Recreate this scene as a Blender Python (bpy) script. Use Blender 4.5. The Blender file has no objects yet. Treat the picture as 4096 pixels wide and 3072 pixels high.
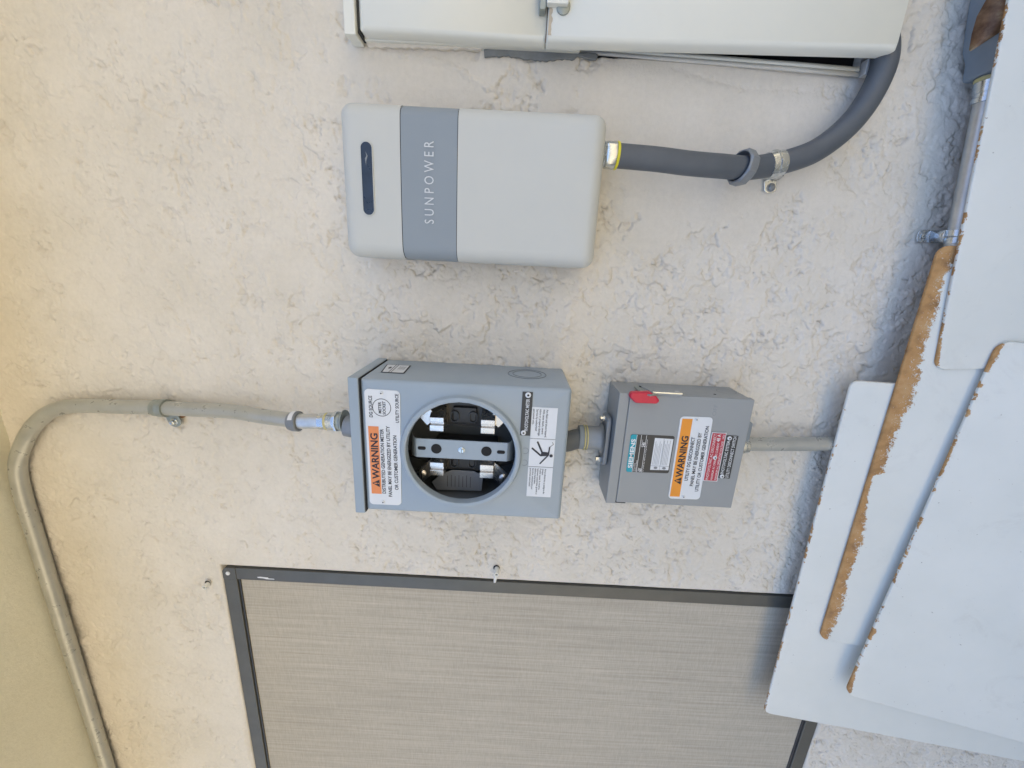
import bpy, bmesh, math, random
import numpy as np
from mathutils import Vector, Matrix

# ------------------------------------------------------------------ camera, world, sun, exposure
S = bpy.context.scene
COL = S.collection
cam = bpy.data.cameras.new('camera')
cam.sensor_width = 36.0
cam.lens = 14.232
cam.clip_start = 0.01
cam.clip_end = 500
co = bpy.data.objects.new('camera', cam)
COL.objects.link(co)
R_ = ((0.04912233, 0.01532674, -0.99867517), (-0.96199126, -0.26819279, -0.05143391), (-0.2686258, 0.96324333, 0.00156993))
M_ = Matrix(((R_[0][0], -R_[1][0], -R_[2][0]), (R_[0][1], -R_[1][1], -R_[2][1]), (R_[0][2], -R_[1][2], -R_[2][2]))).to_4x4()
co.matrix_world = Matrix.Translation((0, -0.66, 1.5)) @ M_
S.camera = co

W = bpy.data.worlds.new('World')
S.world = W
W.use_nodes = True
wn = W.node_tree
sky = wn.nodes.new('ShaderNodeTexSky')
sky.sky_type = 'NISHITA'
sky.sun_disc = False
sky.ozone_density = 0.5; sky.air_density = 0.75; sky.dust_density = 4.5
SUN_EL, SUN_AZ = math.radians(52), math.radians(18)   # azimuth from +Y (behind the house) towards +X
sky.sun_elevation = SUN_EL
sky.sun_rotation = SUN_AZ
wn.links.new(sky.outputs[0], wn.nodes['Background'].inputs[0])
wn.nodes['Background'].inputs[1].default_value = 0.15
sl = bpy.data.lights.new('sun', 'SUN')
sl.energy = 2.4
sl.angle = math.radians(0.5)
sl.color = (1.0, 0.95, 0.86)
so = bpy.data.objects.new('sun', sl)
COL.objects.link(so)
sd = Vector((math.sin(SUN_AZ) * math.cos(SUN_EL), math.cos(SUN_AZ) * math.cos(SUN_EL), math.sin(SUN_EL)))
so.rotation_euler = sd.to_track_quat('Z', 'Y').to_euler()
so.location = (1, 3, 6)
S.view_settings.view_transform = 'Standard'
S.view_settings.look = 'None'
S.view_settings.gamma = 1
S.view_settings.exposure = 1.90
random.seed(7)

# ------------------------------------------------------------------ helpers
def P(x, w, z):          # wall coordinates: x right along the wall, w out from the wall, z up
    return Vector((x, -w, z))

class MB:
    def __init__(s): s.v = []; s.f = []; s.m = []
    def add(s, vs, fs, mi=0):
        o = len(s.v); s.v += [Vector(v) for v in vs]
        for f in fs: s.f.append([i + o for i in f]); s.m.append(mi)
    def box(s, x0, x1, w0, w1, z0, z1, mi=0):
        vs = [P(x, w, z) for x in (x0, x1) for w in (w0, w1) for z in (z0, z1)]
        s.add(vs, [(0, 1, 3, 2), (4, 6, 7, 5), (0, 4, 5, 1), (2, 3, 7, 6), (0, 2, 6, 4), (1, 5, 7, 3)], mi)
    def loops(s, ls, mi=0, closed=True, cap0=False, cap1=False):
        n = len(ls[0]); vs = [v for l in ls for v in l]; fs = []
        for k in range(len(ls) - 1):
            for i in range(n if closed else n - 1):
                j = (i + 1) % n
                fs.append((k * n + i, k * n + j, (k + 1) * n + j, (k + 1) * n + i))
        if cap0: fs.append(tuple(range(n)))
        if cap1: fs.append(tuple((len(ls) - 1) * n + i for i in reversed(range(n))))
        s.add(vs, fs, mi)
    def prism(s, poly, w0, w1, mi=0):        # poly: (x,z) list
        s.loops([[P(x, w0, z) for x, z in poly], [P(x, w1, z) for x, z in poly]], mi, True, True, True)
    def flat(s, poly, w, mi=0):
        s.add([P(x, w, z) for x, z in poly], [tuple(range(len(poly)))], mi)
    def tube(s, pts, r, n=20, mi=0, caps=True):
        pts = [Vector(p) for p in pts]; ls = []
        up = Vector((0.13, 0.97, 0.21)).normalized(); prev = None
        for i, p in enumerate(pts):
            t = (pts[min(i + 1, len(pts) - 1)] - pts[max(i - 1, 0)]).normalized()
            a = (up - t * up.dot(t)) if prev is None else (prev - t * prev.dot(t))
            a.normalize(); prev = a; b = t.cross(a)
            rr = r[i] if isinstance(r, (list, tuple)) else r
            ls.append([p + (a * math.cos(q) + b * math.sin(q)) * rr for q in [2 * math.pi * k / n for k in range(n)]])
        s.loops(ls, mi, True, caps, caps)
    def lathe(s, o, d, prof, n=28, mi=0, caps=True, nsides=None, phase=0):
        o = Vector(o); d = Vector(d).normalized()
        a = d.orthogonal().normalized(); b = d.cross(a); n = nsides or n
        s.loops([[o + d * h + (a * math.cos(q) + b * math.sin(q)) * r for q in [phase + 2 * math.pi * k / n for k in range(n)]] for h, r in prof], mi, True, caps, caps)

def spline(pts, k=8):
    pts = [Vector(p) for p in pts]; out = []
    for i in range(len(pts) - 1):
        p0 = pts[max(i - 1, 0)]; p1 = pts[i]; p2 = pts[i + 1]; p3 = pts[min(i + 2, len(pts) - 1)]
        for j in range(k):
            t = j / k
            out.append(0.5 * ((2 * p1) + (p2 - p0) * t + (2 * p0 - 5 * p1 + 4 * p2 - p3) * t * t + (3 * p1 - p0 - 3 * p2 + p3) * t ** 3))
    out.append(pts[-1]); return out

def root_loc(o):
    while o.parent: o = o.parent
    return o.location

def obj(name, mb, mats, parent=None, bevel=0, smooth=35, seg=2, origin=None):
    if not isinstance(mats, (list, tuple)): mats = [mats]
    me = bpy.data.meshes.new(name)
    if parent is None:
        if origin is None:
            origin = sum(mb.v, Vector()) / len(mb.v)
        off = Vector(origin)
    else: off = Vector(root_loc(parent))
    me.from_pydata([v - off for v in mb.v], [], mb.f)
    for m in mats: me.materials.append(m)
    me.polygons.foreach_set('material_index', mb.m)
    bm = bmesh.new(); bm.from_mesh(me); bmesh.ops.recalc_face_normals(bm, faces=bm.faces); bm.to_mesh(me); bm.free()
    me.polygons.foreach_set('use_smooth', [True] * len(me.polygons))
    me.set_sharp_from_angle(angle=math.radians(smooth))
    o = bpy.data.objects.new(name, me); COL.objects.link(o)
    if parent is not None: o.parent = parent
    else: o.location = off
    if bevel:
        b = o.modifiers.new('bevel', 'BEVEL'); b.width = bevel; b.segments = seg; b.limit_method = 'ANGLE'; b.angle_limit = math.radians(40); b.harden_normals = True
    return o

def tag(o, label, cat, group=None):
    o['label'] = label; o['category'] = cat
    if group: o['group'] = group
    return o

def thing(name, label, cat, loc, group=None):
    o = bpy.data.objects.new(name, None); o.empty_display_size = 0.05
    COL.objects.link(o); o.location = P(*loc)
    return tag(o, label, cat, group)

def struct(o): o['kind'] = 'structure'; return o

def rrect(x0, x1, z0, z1, r, n=6, mid=0):
    out = []
    for cx, cz, a0 in ((x1 - r, z1 - r, 0), (x0 + r, z1 - r, 90), (x0 + r, z0 + r, 180), (x1 - r, z0 + r, 270)):
        arc = [(cx + r * math.cos(math.radians(a0 + 90 * k / n)), cz + r * math.sin(math.radians(a0 + 90 * k / n))) for k in range(n + 1)]
        if mid and out:
            p, q = out[-1], arc[0]
            out += [(p[0] + (q[0] - p[0]) * k / (mid + 1), p[1] + (q[1] - p[1]) * k / (mid + 1)) for k in range(1, mid + 1)]
        out += arc
    if mid:
        p, q = out[-1], out[0]
        out += [(p[0] + (q[0] - p[0]) * k / (mid + 1), p[1] + (q[1] - p[1]) * k / (mid + 1)) for k in range(1, mid + 1)]
    return out

def quad_map(q):         # q: TL, TR, BR, BL as the reader sees them; returns f(u,v) with u right, v up in 0..1
    tl, tr, br, bl = [Vector(p) for p in q]
    def f(u, v):
        t = tl.lerp(tr, u); b = bl.lerp(br, u); p = b.lerp(t, v); return (p.x, p.y)
    return f

def quad_round(q, r, n=5):
    tl, tr, br, bl = [Vector(p) for p in q]
    wd = (tr - tl).length; ht = (tl - bl).length; f = quad_map(q)
    return [f(x / wd, z / ht) for x, z in rrect(0, wd, 0, ht, r, n)]

_tc = {}
def text_mesh(s, bold):
    if (s, bold) in _tc: return _tc[(s, bold)]
    c = bpy.data.curves.new('t', 'FONT'); c.body = s; c.size = 1; c.resolution_u = 3; c.offset = bold
    o = bpy.data.objects.new('t', c); COL.objects.link(o)
    bpy.context.view_layer.update()
    me = bpy.data.meshes.new_from_object(o.evaluated_get(bpy.context.evaluated_depsgraph_get()))
    vs = [v.co.copy() for v in me.vertices]; fs = [tuple(p.vertices) for p in me.polygons]
    bpy.data.objects.remove(o); bpy.data.curves.remove(c); bpy.data.meshes.remove(me)
    x0 = min(v.x for v in vs); x1 = max(v.x for v in vs)
    _tc[(s, bold)] = ([(v.x - x0, v.y) for v in vs], fs, x1 - x0); return _tc[(s, bold)]

def text(mb, s, a, b, h, place, mi=0, bold=0.0):
    """letters of cap height h (metres) running from a to b on the surface; place(x,z)->3D point"""
    vs, fs, wd = text_mesh(s, bold)
    a = Vector(a); b = Vector(b); d = b - a; L = d.length; d.normalize(); up = Vector((-d.y, d.x))
    k = L / wd; kh = h / 0.72
    pts = [a + d * (x * k) + up * (y * kh) for x, y in vs]
    mb.add([place(p.x, p.y) for p in pts], fs, mi)

def front(w): return lambda x, z: P(x, w, z)

# ------------------------------------------------------------------ materials
def mat(name):
    m = bpy.data.materials.new(name); m.use_nodes = True
    return m, m.node_tree, m.node_tree.nodes['Principled BSDF']

def noise(nt, scale, detail=4, rough=0.55, vec=None, dist=0):
    n = nt.nodes.new('ShaderNodeTexNoise'); n.inputs['Scale'].default_value = scale; n.inputs['Detail'].default_value = detail
    n.inputs['Roughness'].default_value = rough; n.inputs['Distortion'].default_value = dist
    if vec is not None: nt.links.new(vec, n.inputs['Vector'])
    return n.outputs['Fac']

def objco(nt, scale=(1, 1, 1)):
    t = nt.nodes.new('ShaderNodeTexCoord'); mp = nt.nodes.new('ShaderNodeMapping'); mp.inputs['Scale'].default_value = scale
    nt.links.new(t.outputs['Object'], mp.inputs['Vector']); return mp.outputs[0]

def ramp(nt, fac, stops):
    r = nt.nodes.new('ShaderNodeValToRGB'); nt.links.new(fac, r.inputs[0])
    el = r.color_ramp.elements
    while len(el) < len(stops): el.new(0.5)
    for e, (p, c) in zip(el, stops):
        e.position = p; e.color = (c[0], c[1], c[2], 1) if not isinstance(c, (int, float)) else (c, c, c, 1)
    return r.outputs[0]

def mix(nt, f, a, b, mode='MIX'):
    m = nt.nodes.new('ShaderNodeMix'); m.data_type = 'RGBA'; m.blend_type = mode
    for sock, v in ((m.inputs[0], f), (m.inputs[6], a), (m.inputs[7], b)):
        if hasattr(v, 'is_output'): nt.links.new(v, sock)
        elif isinstance(v, (int, float)): sock.default_value = v
        else: sock.default_value = (*v, 1)
    return m.outputs[2]

def bump(nt, h, strength, dist, bsdf):
    b = nt.nodes.new('ShaderNodeBump'); b.inputs['Strength'].default_value = strength; b.inputs['Distance'].default_value = dist
    nt.links.new(h, b.inputs['Height']); nt.links.new(b.outputs[0], bsdf.inputs['Normal'])

def math_(nt, op, a, b=None, c=None):
    m = nt.nodes.new('ShaderNodeMath'); m.operation = op
    for i, v in enumerate((a, b, c)):
        if v is None: continue
        if hasattr(v, 'is_output'): nt.links.new(v, m.inputs[i])
        else: m.inputs[i].default_value = v
    return m.outputs[0]

def paint(name, col, rough=0.45, var=0.06, bs=0.0004, scale=30, metallic=0.0, dirt=0.0, dirtcol=(0.18, 0.14, 0.1), spec=0.5, peel=500):
    m, nt, b = mat(name)
    co_ = objco(nt)
    n = noise(nt, scale, 5, 0.6, co_)
    c = ramp(nt, n, [(0.3, tuple(x * (1 - var) for x in col)), (0.7, tuple(min(1, x * (1 + var)) for x in col))])
    if dirt:
        d = noise(nt, 55, 8, 0.75, co_, 0.4)
        c = mix(nt, ramp(nt, d, [(0.60, 0), (0.78, dirt)]), c, dirtcol)
    nt.links.new(c, b.inputs['Base Color'])
    r = noise(nt, scale * 2.3, 4, 0.6, co_)
    nt.links.new(math_(nt, 'MULTIPLY_ADD', r, 0.25, rough - 0.12), b.inputs['Roughness'])
    b.inputs['Metallic'].default_value = metallic
    b.inputs['Specular IOR Level'].default_value = spec
    if bs: bump(nt, noise(nt, peel, 2, 0.5, co_), 0.35, bs, b)
    return m

CREAM = (0.705, 0.657, 0.585)
def stucco_mat(name, fine=True, col=CREAM):
    m, nt, b = mat(name)
    co_ = objco(nt)
    n = noise(nt, 5, 6, 0.6, co_)
    c = ramp(nt, n, [(0.32, (col[0] * .93, col[1] * .92, col[2] * .89)), (0.68, (col[0] * 1.04, col[1] * 1.04, col[2] * 1.04))])
    n2 = noise(nt, 140, 6, 0.7, co_)
    c = mix(nt, 0.35, c, ramp(nt, n2, [(0.35, 0.86), (0.6, 1.0)]), 'MULTIPLY')
    if fine:
        at = nt.nodes.new('ShaderNodeAttribute'); at.attribute_name = 'dirt_shade'
        c = mix(nt, at.outputs['Fac'], c, (col[0] * .50, col[1] * .47, col[2] * .44))  # tan dirt of the low areas plus crack shade painted into the colour
    nt.links.new(c, b.inputs['Base Color'])
    b.inputs['Roughness'].default_value = 0.85
    b.inputs['Specular IOR Level'].default_value = 0.25
    bump(nt, math_(nt, 'ADD', noise(nt, 420, 5, 0.7, co_), math_(nt, 'MULTIPLY', noise(nt, 110, 4, 0.6, co_), 1.5)), 0.55, 0.0012, b)
    return m

M = {}
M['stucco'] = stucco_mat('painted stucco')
M['stucco_plain'] = stucco_mat('painted stucco plain', False)
M['soffit'] = stucco_mat('soffit plaster', False, (0.73, 0.70, 0.57))
M['grey'] = paint('grey enamel', (0.295, 0.35, 0.40), 0.34, 0.03, 0.00012, 12, spec=0.6, dirt=0.12, dirtcol=(0.2, 0.19, 0.17))
M['grey2'] = paint('grey enamel of the switch', (0.275, 0.29, 0.295), 0.40, 0.03, 0.00012, 12, spec=0.5, dirt=0.1, dirtcol=(0.2, 0.19, 0.17))
M['inside'] = paint('dark steel interior', (0.17, 0.19, 0.21), 0.5, 0.1, 0)
M['black'] = paint('black plastic', (0.035, 0.035, 0.036), 0.35, 0.1, 0)
M['hole'] = paint('black hole', (0.008, 0.008, 0.009), 0.8, 0.1, 0)
M['line'] = paint('dark seam', (0.03, 0.032, 0.034), 0.8, 0.1, 0)
M['emt'] = paint('galvanised steel', (0.62, 0.62, 0.60), 0.42, 0.10, 0.0001, 60, metallic=0.9, dirt=0.15, dirtcol=(0.25, 0.25, 0.23))
M['emt_painted'] = paint('weathered tube with grey paint', (0.43, 0.43, 0.395), 0.30, 0.10, 0.0002, 25, metallic=0.35, dirt=0.35, dirtcol=(0.18, 0.16, 0.13))
M['zinc'] = paint('bright zinc plating', (0.66, 0.69, 0.70), 0.24, 0.12, 0, 90, metallic=1.0, dirt=0.2)
M['zinc_green'] = paint('dull zinc strap', (0.33, 0.355, 0.33), 0.45, 0.12, 0, 60, metallic=0.6, dirt=0.2)
M['cast'] = paint('grey cast metal', (0.23, 0.245, 0.26), 0.42, 0.10, 0.0002, 40, metallic=0.3)
M['yellow'] = paint('yellow plastic ring', (0.68, 0.60, 0.03), 0.4, 0.05, 0)
M['paleyellow'] = paint('pale yellow gasket', (0.50, 0.44, 0.20), 0.5, 0.1, 0)
M['rust'] = paint('rust and dirt', (0.25, 0.13, 0.06), 0.9, 0.4, 0, 90)
M['hose'] = paint('slate grey pvc hose', (0.088, 0.100, 0.115), 0.48, 0.08, 0.0001, 30, dirt=0.25, dirtcol=(0.05, 0.055, 0.06))
M['pvc'] = paint('blue grey pvc', (0.20, 0.235, 0.265), 0.45, 0.05, 0)
M['cover'] = paint('pale grey plastic', (0.535, 0.54, 0.51), 0.5, 0.015, 0.00005, 8, spec=0.35)
M['band'] = paint('blue grey plastic', (0.255, 0.29, 0.32), 0.5, 0.02, 0.00005, 8, spec=0.35)
M['window_dark'] = paint('smoky status window', (0.02, 0.03, 0.05), 0.3, 0.3, 0, 60)
M['ink_pale'] = paint('pale printed ink', (0.62, 0.64, 0.66), 0.5, 0.02, 0)
M['cab'] = paint('white enamel', (0.72, 0.715, 0.645), 0.38, 0.02, 0.00015, 8, dirt=0.10, dirtcol=(0.45, 0.42, 0.34))
M['cab_edge'] = paint('white enamel trim', (0.62, 0.60, 0.55), 0.5, 0.05, 0.0002, 20, dirt=0.5, dirtcol=(0.35, 0.28, 0.22))
M['mortar'] = paint('grey mortar', (0.19, 0.20, 0.20), 0.8, 0.12, 0.001, 60, peel=200)
M['white'] = paint('white label', (0.66, 0.68, 0.70), 0.42, 0.02, 0)
M['orange'] = paint('faded orange ink', (0.72, 0.245, 0.08), 0.5, 0.04, 0)
M['orange2'] = paint('bright orange ink', (0.75, 0.28, 0.03), 0.5, 0.04, 0)
M['red'] = paint('red label', (0.42, 0.03, 0.055), 0.4, 0.05, 0)
M['redplastic'] = paint('red plastic', (0.55, 0.02, 0.05), 0.35, 0.04, 0)
M['blackplate'] = paint('black engraved plate', (0.03, 0.033, 0.037), 0.35, 0.05, 0)
M['ink'] = paint('black ink', (0.02, 0.022, 0.03), 0.6, 0.05, 0)
M['teal'] = paint('teal ink', (0.0, 0.30, 0.38), 0.45, 0.03, 0)
M['whiteink'] = paint('white ink', (0.72, 0.72, 0.72), 0.5, 0.02, 0)
M['greyink'] = paint('grey ink', (0.22, 0.23, 0.24), 0.6, 0.05, 0)
M['sheet'] = paint('grey instruction sheet', (0.20, 0.215, 0.24), 0.6, 0.1, 0)
M['frame'] = paint('charcoal aluminium', (0.105, 0.103, 0.092), 0.42, 0.10, 0.0001, 20, metallic=0.2, dirt=0.4, dirtcol=(0.13, 0.12, 0.10))
M['silver'] = paint('silver jaw metal', (0.72, 0.69, 0.66), 0.28, 0.06, 0, 40, metallic=1.0)
M['plug'] = paint('white plastic plug', (0.78, 0.77, 0.72), 0.4, 0.05, 0)
M['concrete'] = paint('pale dry concrete', (0.36, 0.315, 0.215), 0.9, 0.12, 0.002, 3, peel=60)
M['roof'] = paint('brown roofing', (0.16, 0.11, 0.08), 0.9, 0.2, 0.002, 12)

m, nt, b = mat('woven sun screen'); M['screen'] = m
c1 = objco(nt, (900, 60, 9)); c2 = objco(nt, (60, 60, 900)); c3 = objco(nt, (3, 3, 1.2)); c4 = objco(nt, (190, 20, 5))
n1 = noise(nt, 1, 2, 0.5, c1); n2 = noise(nt, 1, 2, 0.5, c2); n3 = noise(nt, 1, 3, 0.5, c3); n4 = noise(nt, 1, 3, 0.6, c4)
c = ramp(nt, n4, [(0.25, (0.42, 0.375, 0.305)), (0.75, (0.53, 0.48, 0.395))])
c = mix(nt, 0.40, c, ramp(nt, n1, [(0.3, 0.70), (0.7, 1.12)]), 'MULTIPLY')
c = mix(nt, 0.5, c, ramp(nt, n2, [(0.3, 0.78), (0.7, 1.1)]), 'MULTIPLY')
c = mix(nt, 0.6, c, ramp(nt, n3, [(0.3, 0.88), (0.7, 1.06)]), 'MULTIPLY')
nt.links.new(c, b.inputs['Base Color']); b.inputs['Roughness'].default_value = 0.75; b.inputs['Specular IOR Level'].default_value = 0.2
bump(nt, n1, 0.3, 0.0004, b)

m, nt, b = mat('dry brown leaf'); M['leaf'] = m
c_ = ramp(nt, noise(nt, 60, 4, 0.6, objco(nt)), [(0.35, (0.10, 0.045, 0.02)), (0.55, (0.22, 0.12, 0.06)), (0.72, (0.38, 0.28, 0.15))])
nt.links.new(c_, b.inputs['Base Color']); b.inputs['Roughness'].default_value = 0.6

def board_mat(name, keys, wid, hgt, side=0.0015, chip=0.0035, seed=0.0, smudge=0.3):
    """white melamine sheet whose face layer has worn off along its edges (brown core shows); object x along the top edge, z up, top edge at z=0"""
    m, nt, b = mat(name)
    t = nt.nodes.new('ShaderNodeTexCoord'); sp = nt.nodes.new('ShaderNodeSeparateXYZ'); nt.links.new(t.outputs['Object'], sp.inputs[0])
    mp = nt.nodes.new('ShaderNodeMapping'); mp.inputs['Location'].default_value = (seed, seed * 1.7, seed * .6); nt.links.new(t.outputs['Object'], mp.inputs['Vector'])
    v = mp.outputs[0]
    big = noise(nt, 90, 5, 0.65, v, 0.5)
    med = noise(nt, 26, 3, 0.6, v)
    dtop = math_(nt, 'MULTIPLY', sp.outputs[2], -1.0)
    dside = math_(nt, 'SUBTRACT', wid / 2, math_(nt, 'ABSOLUTE', sp.outputs[0]))
    u = math_(nt, 'ADD', math_(nt, 'DIVIDE', sp.outputs[0], wid), 0.5)
    fc = nt.nodes.new('ShaderNodeFloatCurve'); cu = fc.mapping.curves[0]
    nt.links.new(u, fc.inputs['Value'])
    cu.points[0].location = keys[0]; cu.points[1].location = keys[-1]
    for k in keys[1:-1]: cu.points.new(*k)
    for p_ in cu.points: p_.handle_type = 'VECTOR'
    fc.mapping.update()
    width = math_(nt, 'MULTIPLY', fc.outputs[0], 0.05)
    big = math_(nt, 'ADD', big, math_(nt, 'MULTIPLY', math_(nt, 'SUBTRACT', noise(nt, 420, 3, 0.7, v, 0.6), 0.5), 0.45))
    nz = math_(nt, 'MULTIPLY', math_(nt, 'SUBTRACT', big, 0.5), math_(nt, 'MULTIPLY_ADD', width, 0.9, chip * 3.0))
    a1 = math_(nt, 'LESS_THAN', math_(nt, 'SUBTRACT', dtop, nz), width)
    nz2 = math_(nt, 'MULTIPLY', math_(nt, 'SUBTRACT', big, 0.5), chip * 2.2)
    a2 = math_(nt, 'LESS_THAN', math_(nt, 'SUBTRACT', dside, nz2), math_(nt, 'MULTIPLY', ramp(nt, med, [(0.48, 0), (0.62, 1)]), side))
    chipm = math_(nt, 'GREATER_THAN', math_(nt, 'ADD', med, math_(nt, 'MULTIPLY', math_(nt, 'SUBTRACT', noise(nt, 130, 3, 0.6, v), 0.5), 0.8)), 0.53)
    a1 = math_(nt, 'MULTIPLY', a1, math_(nt, 'MAXIMUM', chipm, math_(nt, 'GREATER_THAN', width, 0.0035)))
    brown = math_(nt, 'MAXIMUM', a1, a2)
    flake = math_(nt, 'GREATER_THAN', math_(nt, 'ADD', noise(nt, 210, 5, 0.7, v, 1.2), math_(nt, 'MULTIPLY', math_(nt, 'DIVIDE', dtop, math_(nt, 'ADD', width, 0.001)), 0.16)), 0.70)
    brown = math_(nt, 'MULTIPLY', brown, math_(nt, 'SUBTRACT', 1.0, math_(nt, 'MULTIPLY', flake, 0.75)))
    core = ramp(nt, noise(nt, 35, 6, 0.65, v), [(0.25, (0.20, 0.11, 0.05)), (0.5, (0.43, 0.235, 0.09)), (0.75, (0.52, 0.33, 0.16))])
    face = ramp(nt, noise(nt, 7, 4, 0.6, v), [(0.3, (0.635, 0.645, 0.60)), (0.7, (0.69, 0.695, 0.65))])
    sm = noise(nt, 11, 7, 0.75, v, 0.8)
    face = mix(nt, ramp(nt, sm, [(0.56, 0), (0.78, smudge * 0.8)]), face, (0.42, 0.40, 0.37))
    sp2 = noise(nt, 170, 3, 0.5, v)
    face = mix(nt, ramp(nt, sp2, [(0.735, 0), (0.77, 0.8)]), face, (0.22, 0.20, 0.17))
    nt.links.new(mix(nt, brown, face, core), b.inputs['Base Color'])
    nt.links.new(math_(nt, 'MULTIPLY_ADD', brown, 0.45, 0.42), b.inputs['Roughness'])
    bump(nt, math_(nt, 'ADD', math_(nt, 'MULTIPLY', brown, -1.0), math_(nt, 'MULTIPLY', noise(nt, 60, 3, 0.6, v), 0.15)), 0.6, 0.0006, b)
    return m

# ------------------------------------------------------------------ ground and house
g = MB(); g.add([(-60, -60, 0), (60, -60, 0), (60, 60, 0), (-60, 60, 0)], [(0, 1, 2, 3)])
go = struct(obj('ground', g, M['concrete'], origin=(0, 0, 0)))

house = thing('stucco_house', 'cream stucco house wall with lace texture and plain soffit above', 'house', (0, 0, 0))

def field(ny, nx, d, lo, hi, p, rng):
    wn_ = rng.standard_normal((ny, nx)); F = np.fft.rfft2(wn_)
    fy = np.fft.fftfreq(ny, d)[:, None]; fx = np.fft.rfftfreq(nx, d)[None, :]
    k = np.sqrt(fx * fx + fy * fy) + 1e-6
    F *= (k ** -p) * np.exp(-(k * lo) ** 4) * (1 - np.exp(-(k * hi) ** 4))
    o = np.fft.irfft2(F, s=(ny, nx)); return (o - o.mean()) / o.std()

def sstep(x, a, b_):
    t = np.clip((x - a) / (b_ - a), 0, 1); return t * t * (3 - 2 * t)

WX0, WX1, WZ0, WZ1, WD = -1.45, 0.50, 0.30, 2.40, 0.0014
nx = int(round((WX1 - WX0) / WD)) + 1; nz = int(round((WZ1 - WZ0) / WD)) + 1
rng = np.random.default_rng(11)
X = np.linspace(WX0, WX1, nx)[None, :].repeat(nz, 0); Z = np.linspace(WZ0, WZ1, nz)[:, None].repeat(nx, 1)
patch = field(nz, nx, WD, 0.05, 0.45, 1.4, rng)
patch2 = field(nz, nx, WD, 0.03, 0.30, 1.2, rng)
pa = field(nz, nx, WD, 0.0027, 0.13, 1.75, rng)
pb = field(nz, nx, WD, 0.0031, 0.05, 1.5, rng)
pc = field(nz, nx, WD, 0.0030, 0.014, 0.8, rng)
fine = field(nz, nx, WD, 0.0022, 0.010, 0.6, rng)
low = field(nz, nx, WD, 0.06, 0.6, 1.6, rng)
mA = sstep(patch, -1.3, 0.3); mB = sstep(-patch, -0.9, 0.9); mC = sstep(patch2, -0.2, 1.2)
ampA = sstep(field(nz, nx, WD, 0.010, 0.09, 1.3, rng), -0.9, 1.2)
ampB = sstep(field(nz, nx, WD, 0.008, 0.07, 1.2, rng), -0.9, 1.2)
# smooth trowelled patches beside the cabinet and in the middle
sm = 0.93 * np.clip(sstep(0.16 + 0.022 * pa - np.hypot((X - 0.21) / 1.0, (Z - 1.25) / 1.5), 0.0, 0.03) + sstep(0.09 + 0.02 * pa - np.hypot((X - 0.25) / 1.0, (Z - 1.66) / 1.6), 0.0, 0.03), 0, 1)
busy = 0.72 + 0.28 * sstep(-Z, -1.95, -1.6)
def edge_(q, t, wd_):
    g0, g1 = np.gradient(q, WD); d = (q + t) / (np.hypot(g0, g1) + 25.0)
    return sstep(d, -wd_, wd_)
sA = edge_(pa, 0.30, 0.0012); sA2 = edge_(pa, -0.60, 0.0012); sB = edge_(pb, 0.95, 0.0012); sC = edge_(pc, 2.15, 0.0012)
calm = 0.5 + 0.5 * sstep(patch2, -1.0, 0.2)
rough = np.abs(fine) * (1 - sA * 0.75)
H = (0.0042 * (sA - 1) * (0.3 + 0.7 * ampA) + 0.0030 * sA2 * (0.2 + 0.8 * ampB) * (0.4 + 0.6 * mA) + 0.0036 * (sB - 1) * (0.2 + 0.8 * mB) * (0.3 + 0.7 * ampB) + 0.0032 * (sC - 1) * mC - 0.00035 * rough) * busy * (1 - sm) * calm * 0.85
H += 0.00018 * fine * (1 - 0.6 * sA) * (1 - 0.8 * sm) + 0.0011 * low
dirt_shade = ((1 - sA) * ampA * 0.05 + (1 - sB) * mB * ampB * 0.08 + (1 - sC) * mC * 0.22) * busy * (1 - sm)
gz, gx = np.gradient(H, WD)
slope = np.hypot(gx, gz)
dirt_shade = np.clip(dirt_shade + np.clip(slope - 0.45, 0, 1.5) * 0.12, 0, 0.4)  # steep step edges darkened as painted crack shade, on top of the low-area dirt
# trowel ridge running from the cabinet corner
def ridge(pts, wd, h):
    global H
    for (ax, az), (bx, bz) in zip(pts[:-1], pts[1:]):
        dx, dz = bx - ax, bz - az; L2 = dx * dx + dz * dz
        t = np.clip(((X - ax) * dx + (Z - az) * dz) / L2, 0, 1)
        q = np.hypot(X - ax - t * dx, Z - az - t * dz) + 0.0012 * pc
        H += h * np.exp(-(q / wd) ** 2)
ridge([(0.2843, 1.7338), (0.279, 1.675), (0.276, 1.634), (0.266, 1.60), (0.262, 1.5887), (0.245, 1.5565), (0.243, 1.53)], 0.0035, 0.0014)
ridge([(0.281, 1.30), (0.262, 1.20), (0.263, 1.12), (0.258, 1.045), (0.248, 1.03)], 0.004, -0.0012)
# mortar bed and recess behind the cabinet, recess behind the window screen
def rect_in(x0, x1, z0, z1, r):
    qx = np.maximum(x0 - X, X - x1); qz = np.maximum(z0 - Z, Z - z1)
    return -np.maximum(qx, qz)          # >0 inside
rc = rect_in(0.2895, 3.0, 1.045, 1.43, 0)
H = np.where(rc > 0, -0.075, H)
rw = rect_in(-3.0, -0.5845, 0.796, 2.0555, 0)
edge = np.clip((rw + 0.010) / 0.010, 0, 1)
H = H * (1 - edge) - 0.004 * edge ** 2.5
H = np.where(rw > 0.0, -0.03, H)
dirt_shade = dirt_shade * (1 - edge)
ch = 0.0009
Xd = X.copy(); Zd = Z.copy()
inb = (rc < -0.004) & (rw < -0.012)
Hs = np.where(inb, H, 0); gz, gx = np.gradient(Hs, WD)
cl = lambda a: np.clip(a, -1.2, 1.2)
Xd -= np.where(inb, ch * cl(gx), 0); Zd -= np.where(inb, ch * cl(gz), 0)
vv = np.stack([Xd, -H, Zd], -1).reshape(-1, 3).astype(np.float32)
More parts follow.
